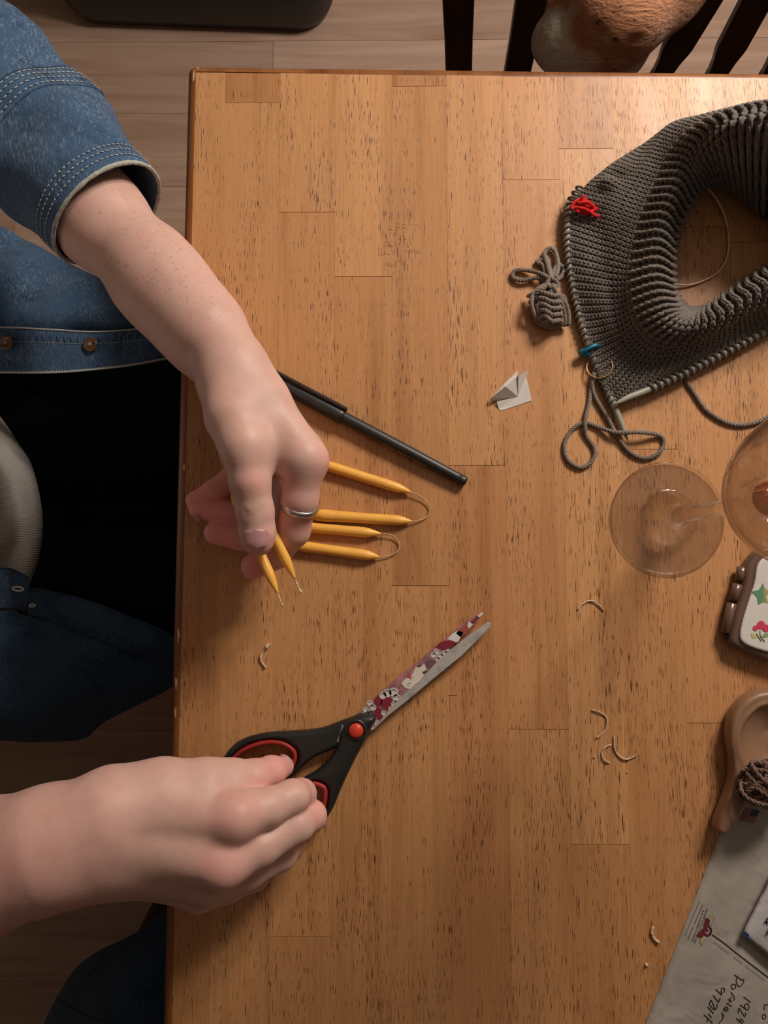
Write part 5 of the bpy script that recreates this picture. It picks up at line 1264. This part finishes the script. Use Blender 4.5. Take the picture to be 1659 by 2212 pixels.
def ringpt(i, a, dr=0.0):
    t = T[i]; u = np.array([0, 0, 1.0]); u -= t*u.dot(t); u /= np.linalg.norm(u); w = np.cross(t, u); s_ = tot-sl_[i]
    r = cs[i, 3]; k = np.clip((s_-.006)/.05, 0, 1)
    fold = .0028*k*math.sin(a*2+s_*85)+.0018*k*math.sin(a*5-s_*60+1)+.0035*math.exp(-((s_-.071)/.006)**2)*.55
    fold += .0030*math.exp(-((s_-.135)/.012)**2)*math.sin(a*3+.5)+.002*math.exp(-((s_-.10)/.008)**2)*math.sin(a*4)
    rr = r+fold+dr
    return cs[i, :3]+(math.cos(a)*u*.93+math.sin(a)*w)*rr
n = len(cs); v = []; f = []
for i in range(n):
    for j in range(NS): v.append(ringpt(i, 2*math.pi*j/NS))
for i in range(n-1, n-22, -1):
    for j in range(NS): v.append(ringpt(i, 2*math.pi*j/NS, -.0016))
rows_ = n+21
for i in range(rows_-1):
    for j in range(NS): f.append((i*NS+j, i*NS+(j+1) % NS, (i+1)*NS+(j+1) % NS, (i+1)*NS+j))
mesh('left_sleeve', v, f, M_DENIM, shirt)
idx_at = lambda s_: int(np.argmin(abs((tot-sl_)-s_)))
rim = [ringpt(n-1, 2*math.pi*j/90, -.0004)+T[-1]*.0004 for j in range(90)]
rk = random.Random(6)
mesh('frayed_cuff_edge', *tube(rim, [.00125+rk.uniform(-.0002, .0003) for _ in rim], 8, closed=True), m=M_HEM, parent=shirt)
def interp_ring(s_, a, dr):
    x = np.interp(tot-s_, sl_, range(n)); i = int(x); i2 = min(i+1, n-1); fx = x-i; return ringpt(i, a, dr)*(1-fx)+ringpt(i2, a, dr)*fx
mb = MB()
def stitches_round(s_, a0=-2.0, a1=2.0, step=.0038, ln=.0025, r=.00032, dr=.0006):
    a = a0
    while a < a1:
        q = [interp_ring(s_, a+(ln/.045)*t, dr) for t in (0, .5, 1)]; mb.add(*tube(q, [r*.7, r, r*.7], 5)); a += step/.045
for s_ in (.0055, .0100, .0135): stitches_round(s_)
for s_ in (.0695, .0735, .0775, .0660): stitches_round(s_)
st_ = mb.build('sleeve_stitching', M_STITCH, shirt); st_['kind'] = 'stuff'
for s_, r in ((.0800, .0011), (.0640, .0009)):
    mesh('sleeve_seam', *tube([interp_ring(s_, a, .0002) for a in np.linspace(-2.6, 2.6, 80)], r, 8), m=M_DENIM, parent=shirt)
def panel(name, rows, m, nu=8, nv=8, fn=None, th=.0012):
    v, f, Vg, Ng = sheet(rows, nu, nv, th, fn); return mesh(name, v, f, m, shirt), Vg, Ng
def wob(amp, fx_, fy_):
    def g(V):
        V = V.copy(); V[:, :, 2] += amp*np.sin(V[:, :, 0]*fx_+V[:, :, 1]*fy_)+amp*.6*np.sin(V[:, :, 0]*fx_*1.9-V[:, :, 1]*fy_*1.3+1); return V
    return g
z1 = -.13
rowsA = [[(-420, 420, -.10), (-200, 440, -.11), (-20, 480, -.125), (60, 520, -.13), (160, 575, -.13), (300, 640, -.135), (470, 690, -.15)],
         [(-420, 520, -.08), (-200, 540, -.09), (0, 560, -.105), (90, 590, -.11), (190, 625, -.115), (300, 665, -.12), (470, 705, -.15)],
         [(-420, 620, -.06), (-200, 640, -.07), (0, 655, -.092), (110, 672, -.10), (210, 680, -.105), (320, 690, -.115), (470, 718, -.15)],
         [(-420, 700, -.06), (-200, 705, -.07), (0, 708, -.097), (110, 713, -.105), (210, 718, -.112), (320, 715, -.124), (470, 722, -.160)],
         [(-420, 730, -.066), (-200, 735, -.076), (0, 735, -.106), (110, 740, -.114), (210, 745, -.122), (320, 738, -.134), (470, 740, -.16)]]
_, VA, NA = panel('front_panel', rowsA, M_DENIM, 8, 8, wob(.004, 60, 45))
rowsB = [[(-420, 700, -.058), (-200, 704, -.068), (0, 706, -.088), (110, 711, -.096), (210, 716, -.102), (320, 708, -.112), (480, 690, -.148)],
         [(-420, 745, -.058), (-200, 750, -.068), (0, 752, -.087), (110, 755, -.095), (210, 755, -.101), (320, 744, -.111), (480, 720, -.147)],
         [(-420, 790, -.060), (-200, 800, -.070), (0, 806, -.090), (120, 806, -.098), (220, 798, -.103), (320, 784, -.113), (480, 750, -.150)]]
pl_, VB, NB = panel('button_placket', rowsB, M_DENIM, 8, 8); VB_ = VB
def edge_line(Vg, j, r, name, m, h=.0004): mesh(name, *tube([Vg[i, j]+np.array([0, 0, h]) for i in range(len(Vg))], r, 6), m=m, parent=shirt)
nB = VB.shape[1]
def gsamp(Vg, x, y): i = min(int(x), Vg.shape[0]-2); j = min(int(y), Vg.shape[1]-2); a, b = x-i, y-j; return Vg[i, j]*(1-a)*(1-b)+Vg[i+1, j]*a*(1-b)+Vg[i, j+1]*(1-a)*b+Vg[i+1, j+1]*a*b
# VB is indexed [row-direction, along]
def along(Vg, fv, n=60): return [gsamp(Vg, t*(Vg.shape[0]-1)*.9999, fv*(Vg.shape[1]-1)) for t in np.linspace(0, 1, n)]
def at2(Vg, t, fv): return gsamp(Vg, t*(Vg.shape[0]-1), fv*(Vg.shape[1]-1))
mb = MB()
def seamline(Vg, fv, r, dashed, h=.0006, name=None):
    L_ = [p+np.array([0, 0, h]) for p in along(Vg, fv, 200)]
    if dashed:
        for i in range(0, 197, 2): mb.add(*tube(L_[i:i+2]+[L_[i+1]], r, 5))
    else: mb.add(*tube(L_, r, 6))
seamline(VB, .02, .0006, False); seamline(VB, .98, .0008, False); seamline(VB, .36, .0003, True); seamline(VB, .05, .0003, True); seamline(VB, .93, .0003, True)
o = mb.build('placket_stitching', M_STITCH, shirt); o['kind'] = 'stuff'
rk = random.Random(1); mb = MB()
for k in range(40):                         # puckers beside the seam
    t = k/40; p = at2(VB, t, .14); q = at2(VB, t, .34); mb.add(*tube([p+np.array([0, 0, .0001]), (p+q)/2+np.array([.0004, 0, .0006]), q], [.0004, .0011, .0005], 6))
o = mb.build('pucker', M_DENIM, shirt); o['kind'] = 'stuff'
M_BTN = plain('tortoise_button', (.13, .06, .025), .2, .4, 500, spec=.7)
for (a, b, zz_) in ((14, 741, -.086), (196, 745, -.100), (357, 738, -.113)):
    c = P(a, b, zz_+.002); v, f = lathe([(.0001, 0), (.0052, 0), (.0058, .0008), (.0056, .0018), (.0046, .0022), (.0036, .0016), (.0001, .0015)], 28)
    bt = mesh('button', [(c.x+x, c.y+yy, c.z+z) for x, yy, z in v], f, M_BTN, shirt)
    mb = MB(); mb.add(*tube([c+Vector((-.001, .0014, .0016)), c+Vector((0, 0, .0026)), c+Vector((.0012, -.0012, .0016))], .0004, 6)); mb.add(*tube([c+Vector((.001, .0012, .0016)), c+Vector((0, 0, .0028)), c+Vector((-.0012, -.0012, .0016))], .0004, 6))
    mb.build('button_thread', M_STITCH, shirt)
# lower front panel
rowsC = [[(-420, 1215, -.05), (-200, 1222, -.06), (0, 1226, -.10), (30, 1230, -.11), (62, 1246, -.118)], [(-420, 1270, -.05), (-200, 1272, -.06), (0, 1274, -.10), (30, 1276, -.11), (62, 1285, -.12)], [(-420, 1318, -.055), (-200, 1318, -.065), (0, 1314, -.105), (30, 1314, -.115), (60, 1324, -.13)]]
_, VC, NC_ = panel('buttonhole_placket', rowsC, M_DENIM, 6, 6)
rowsD = [[(60, 1268, -.125), (110, 1276, -.13), (200, 1300, -.132), (290, 1335, -.138), (345, 1358, -.142), (420, 1400, -.15)],
         [(62, 1305, -.12), (110, 1316, -.124), (200, 1345, -.128), (290, 1380, -.134), (345, 1400, -.139), (420, 1440, -.15)],
         [(60, 1345, -.125), (110, 1352, -.13), (200, 1378, -.131), (290, 1412, -.138), (345, 1430, -.142), (420, 1470, -.15)]]
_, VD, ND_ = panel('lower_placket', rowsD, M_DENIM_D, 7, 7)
rowsE = [[(-420, 1315, -.06), (-200, 1318, -.07), (0, 1316, -.108), (60, 1328, -.125), (200, 1372, -.133), (345, 1424, -.144), (420, 1462, -.152)],
         [(-420, 1400, -.06), (-200, 1410, -.07), (0, 1420, -.105), (80, 1425, -.115), (200, 1440, -.130), (345, 1450, -.150), (420, 1470, -.158)],
         [(-420, 1500, -.08), (-200, 1510, -.09), (0, 1520, -.12), (90, 1525, -.125), (190, 1522, -.140), (290, 1500, -.160), (385, 1478, -.165)],
         [(-420, 1590, -.12), (-200, 1600, -.13), (0, 1600, -.16), (90, 1600, -.17), (178, 1597, -.175), (225, 1560, -.18), (345, 1500, -.175)]]
_, VE, NE = panel('lower_front_panel', rowsE, M_DENIM_D, 7, 7, wob(.004, 50, 60))  # same shirt cloth, table shade painted in by the darker denim
mb = MB(); seamline(VC, .98, .0006, False); seamline(VC, .02, .0006, False); seamline(VD, .97, .0005, True); seamline(VD, .03, .0007, False); seamline(VD, .90, .0004, False)
for k in range(26):
    t = k/26; p = at2(VD, t, .55); q = at2(VD, t, .93); mb.add(*tube([p, (p+q)/2+np.array([.0006, 0, .0006]), q], [.0003, .0009, .0004], 6))
o = mb.build('lower_stitching', M_DENIM_D, shirt); o['kind'] = 'stuff'
c = P(40, 1272, -.109); v, f = tube([c+Vector((.0042*math.cos(a)+.0, .0016*math.sin(a)-.0012*math.cos(a)*.3, .001)) for a in np.linspace(0, 2*math.pi, 20, endpoint=False)], .00085, 8, closed=True); mesh('buttonhole', v, f, M_STITCH, shirt)
c = P(71, 1308, -.121); v, f = tube([c+Vector((.0024*math.cos(a), .0010*math.sin(a), .001)) for a in np.linspace(0, 2*math.pi, 16, endpoint=False)], .0007, 6, closed=True); mesh('buttonhole', v, f, M_STITCH, shirt)
# rest of the shirt round the back and shoulders, outside the frame
tf2 = Field((-.72, -.36, -.26), (-.30, .42, .24), .006)
tf2.join(tf2.ell(Vector((-.51, .045, -.02)), (.125, .165, .20)), .001)
tf2.join(tf2.chain([Vector((-.515, .20, .13)), Vector((-.515, -.11, .13))], [.066, .066], .03), .05)
tf2.join(tf2.chain([Vector((-.51, -.12, .13)), Vector((-.50, -.235, .05))], [.060, .054], .03), .03)
X, Y, Z_ = tf2.grid((slice(None),)*3); tf2.d = np.maximum(tf2.d, X+.455-.075*np.clip((np.abs(Y-.045)-.085)/.03, 0, 1)+.0*Z_).astype(np.float32); tf2.d = np.maximum(tf2.d, -(Z_+.20)+0*X+0*Y).astype(np.float32)
V2, Q2 = tf2.mesh(); npmesh('back_and_shoulders', relax(V2, Q2, 2), Q2, M_DENIM, shirt)

# ---- white ribbed top
M_TEE = plain('white_ribbed_cotton', (.74, .71, .67), .9, .05, 60, bs=.3, bscale=700)
cx_, cy_ = -.470, .036
levels = [(-.215, .1535, 0), (-.213, .1575, 0), (-.196, .1580, 0), (-.180, .1565, 0), (-.1785, .1500, 1), (-.165, .1488, 1), (-.15, .1470, 1), (-.12, .1440, 1), (-.08, .1390, 1), (-.02, .132, 1), (.05, .128, 1), (.10, .125, 1), (.14, .10, 1), (.17, .065, 1)]
NRB = 470; v = []; f = []
def teering(z, a_, body_):
    out = []
    for j in range(NRB*4):
        t = 2*math.pi*j/(NRB*4); r = (.00055 if body_ else .00022)*math.cos(t*NRB)
        wv_ = (.0020*math.sin(t*7+1.2)+.0016*math.sin(t*17+z*30))*(1 if body_ else .12)+(.004*math.exp(-((z+.135)/.02)**2)*math.sin(t*5+1) if body_ else 0)
        out.append((cx_+(a_+r+wv_)*math.cos(t), cy_+(a_*1.0+r+wv_)*math.sin(t), z))
    return out
lev = []
for i in range(len(levels)-1):
    (z0_, a0_, b0_), (z1_, a1_, b1_) = levels[i], levels[i+1]; nsub = max(1, int(abs(z1_-z0_)/.012))
    for k in range(nsub): lev.append((z0_+(z1_-z0_)*k/nsub, a0_+(a1_-a0_)*k/nsub, b0_))
lev.append(levels[-1])
for l in lev: v += teering(l[0]+.034, l[1], l[2])
n4 = NRB*4
for i in range(len(lev)-1):
    for j in range(n4): f.append((i*n4+j, i*n4+(j+1) % n4, (i+1)*n4+(j+1) % n4, (i+1)*n4+j))
f.append(tuple(reversed(range(n4))))
tee = mesh('ribbed_top', v, f, M_TEE, person); tee['label'] = 'white ribbed cotton top'

# ---- black trousers
M_TROU = plain('black_trousers', (.006, .006, .008), .9, .2, 50, spec=.1)
tr = Field((-.66, -.20, -.76), (.34, .32, -.13), .0055)
tr.join(tr.ell(Vector((-.50, .05, -.235)), (.15, .165, .085)), .001)
tr.join(tr.chain([Vector((-.47, .125, -.245)), Vector((-.12, .150, -.250)), Vector((.06, .165, -.240))], [.080, .074, .062], .02), .03)
tr.join(tr.chain([Vector((-.47, -.010, -.250)), Vector((-.12, -.025, -.255)), Vector((.06, -.05, -.240))], [.080, .074, .062], .02), .03)
for y_ in (.165, -.05): tr.join(tr.chain([Vector((.06, y_, -.240)), Vector((.06, y_, -.45)), Vector((.03, y_, -.70))], [.060, .050, .042], .02), .02)
VV, QQ = tr.mesh(); npmesh('trousers', relax(VV, QQ, 2), QQ, M_TROU, person)['label'] = 'black trousers'
M_SHOE = plain('black_shoe', (.012, .012, .013), .5)
for y_ in (.165, -.05):
    s2 = Field((-.06, y_-.06, FZ-.002), (.24, y_+.06, FZ+.12), .004)
    s2.join(s2.ell(Vector((.13, y_, FZ+.03)), (.09, .042, .035)), .001); s2.join(s2.ell(Vector((.03, y_, FZ+.045)), (.055, .036, .05)), .02)
    X, Y, Z_ = s2.grid((slice(None),)*3); s2.d = np.maximum(s2.d, (FZ+.001)-Z_+0*X+0*Y).astype(np.float32); V2, Q2 = s2.mesh(); npmesh('shoe', relax(V2, Q2, 1), Q2, M_SHOE, person)

# ---- the person's own chair
pch = empty('wooden_chair', (-.5, .05, FZ), 'light wooden chair the person sits on, mostly hidden by the denim shirt', 'chair')
bevel(mesh('seat', *boxv(-.70, -.27, -.10, .325, -.345, -.322), m=M_PINE, parent=pch, smooth=False), .01)
for lx in (-.67, -.30):
    for ly in (-.07, .295): bevel(mesh('leg', *boxv(lx-.019, lx+.019, ly-.019, ly+.019, FZ, -.346), m=M_PINE, parent=pch, smooth=False), .005)
for ly in (-.07, .11, .295): bevel(mesh('back_slat', *boxv(-.715, -.690, ly-.018, ly+.018, -.345, .18), m=M_PINE, parent=pch, smooth=False), .005)
bevel(mesh('back_rail', *boxv(-.718, -.686, -.10, .325, .181, .25), m=M_PINE, parent=pch, smooth=False), .008)

# ---- dark denim garment in the lower left, hanging in the table's shadow
gz = -.34
rowsG = [[(352, 1978, -.28), (420, 1960, -.30), (520, 1950, -.32)], [(280, 2022, -.27), (380, 2030, -.26), (520, 2030, -.27)], [(220, 2050, -.28), (340, 2090, -.24), (520, 2100, -.25)],
         [(165, 2090, -.30), (300, 2150, -.235), (520, 2170, -.25)], [(120, 2160, -.32), (260, 2220, -.24), (520, 2240, -.26)], [(85, 2240, -.34), (230, 2300, -.26), (520, 2310, -.28)], [(70, 2340, -.36), (230, 2380, -.30), (520, 2390, -.31)]]
v, f, VG, NG = sheet(rowsG, 8, 6, .003)
ga = empty('denim_jacket', P(360, 2200, -.36), 'dark blue denim garment slumped on a stool in the shadow at the bottom left', 'jacket')
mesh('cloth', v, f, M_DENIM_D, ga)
mb = MB(); Lr = [at2(VG, t, .66)+np.array([0, 0, .0012]) for t in np.linspace(0, .999, 60)]
Lr = resample(Lr, .0035)
for i in range(0, len(Lr)-1, 2): mb.add(*tube([Lr[i], Lr[i+1]], .0008, 5))
mb.add(*tube([at2(VG, .16, t)+np.array([0, 0, .0005]) for t in np.linspace(.28, .64, 20)], .0012, 6))
o = mb.build('stitching', M_DENIM_D, ga); o['kind'] = 'stuff'
stl = empty('stool', (P(330, 2420, -.36).x, P(330, 2420, -.36).y, FZ), 'low dark stool in the shadow at the bottom left, covered by denim', 'stool')
sx, sy = stl.location.x, stl.location.y
v, f = lathe([(.001, -.40), (.14, -.40), (.145, -.395), (.145, -.375), (.14, -.37), (.001, -.37)], 40); mesh('seat', [(a+sx, b+sy, c) for a, b, c in v], f, M_DARKWOOD, stl)
for k in range(4):
    a = math.pi/4+k*math.pi/2; mesh('leg', *tube([(sx+.10*math.cos(a), sy+.10*math.sin(a), -.401), (sx+.13*math.cos(a), sy+.13*math.sin(a), FZ)], .014, 12), m=M_DARKWOOD, parent=stl)

# ================================================================== old pen marks on the table top
M_REDP = plain('faded_red_pen', (.34, .085, .045), .6)
kk = 1659/200.0
mb = MB()
for a, b, c_, d in ((625, 270, 690, 285), (745, 282, 810, 295), (850, 297, 925, 297), (960, 297, 1010, 295), (650, 335, 700, 350), (735, 348, 800, 350), (610, 380, 665, 392), (585, 445, 645, 452), (690, 495, 735, 502), (500, 370, 560, 382), (660, 545, 720, 545),
                    (655, 632, 710, 634), (775, 550, 815, 560), (860, 622, 908, 634), (800, 768, 870, 772), (870, 772, 885, 745), (395, 668, 470, 672), (505, 680, 575, 682), (500, 605, 512, 680), (390, 600, 470, 604), (340, 832, 400, 830), (425, 800, 445, 828), (480, 826, 515, 828), (505, 1035, 560, 1030), (510, 960, 515, 1030), (570, 1005, 572, 1040), (655, 955, 710, 945), (825, 600, 850, 700)):
    p0, p1 = P(780+a/kk, 450+b/kk, 0), P(780+c_/kk, 450+d/kk, 0); dr_ = (p1-p0).normalized(); w_ = Vector((-dr_.y, dr_.x, 0))*.00018
    v, f = slab([tuple(q)[:2] for q in (p0-w_, p1-w_, p1+w_, p0+w_)], .00002, .00009); mb.add(v, f)
o = mb.build('pen_scribble', M_REDP, table, False); o['label'] = 'faded red pen scribble on the wood'
p0, p1 = P(968, 1503, 0), P(988, 1501, 0); w_ = Vector((0, .0002, 0)); v, f = slab([tuple(q)[:2] for q in (p0-w_, p1-w_, p1+w_, p0+w_)], .00002, .00009)
mesh('dark_scratch', v, f, plain('dark_mark', (.06, .02, .01), .7), table, False)
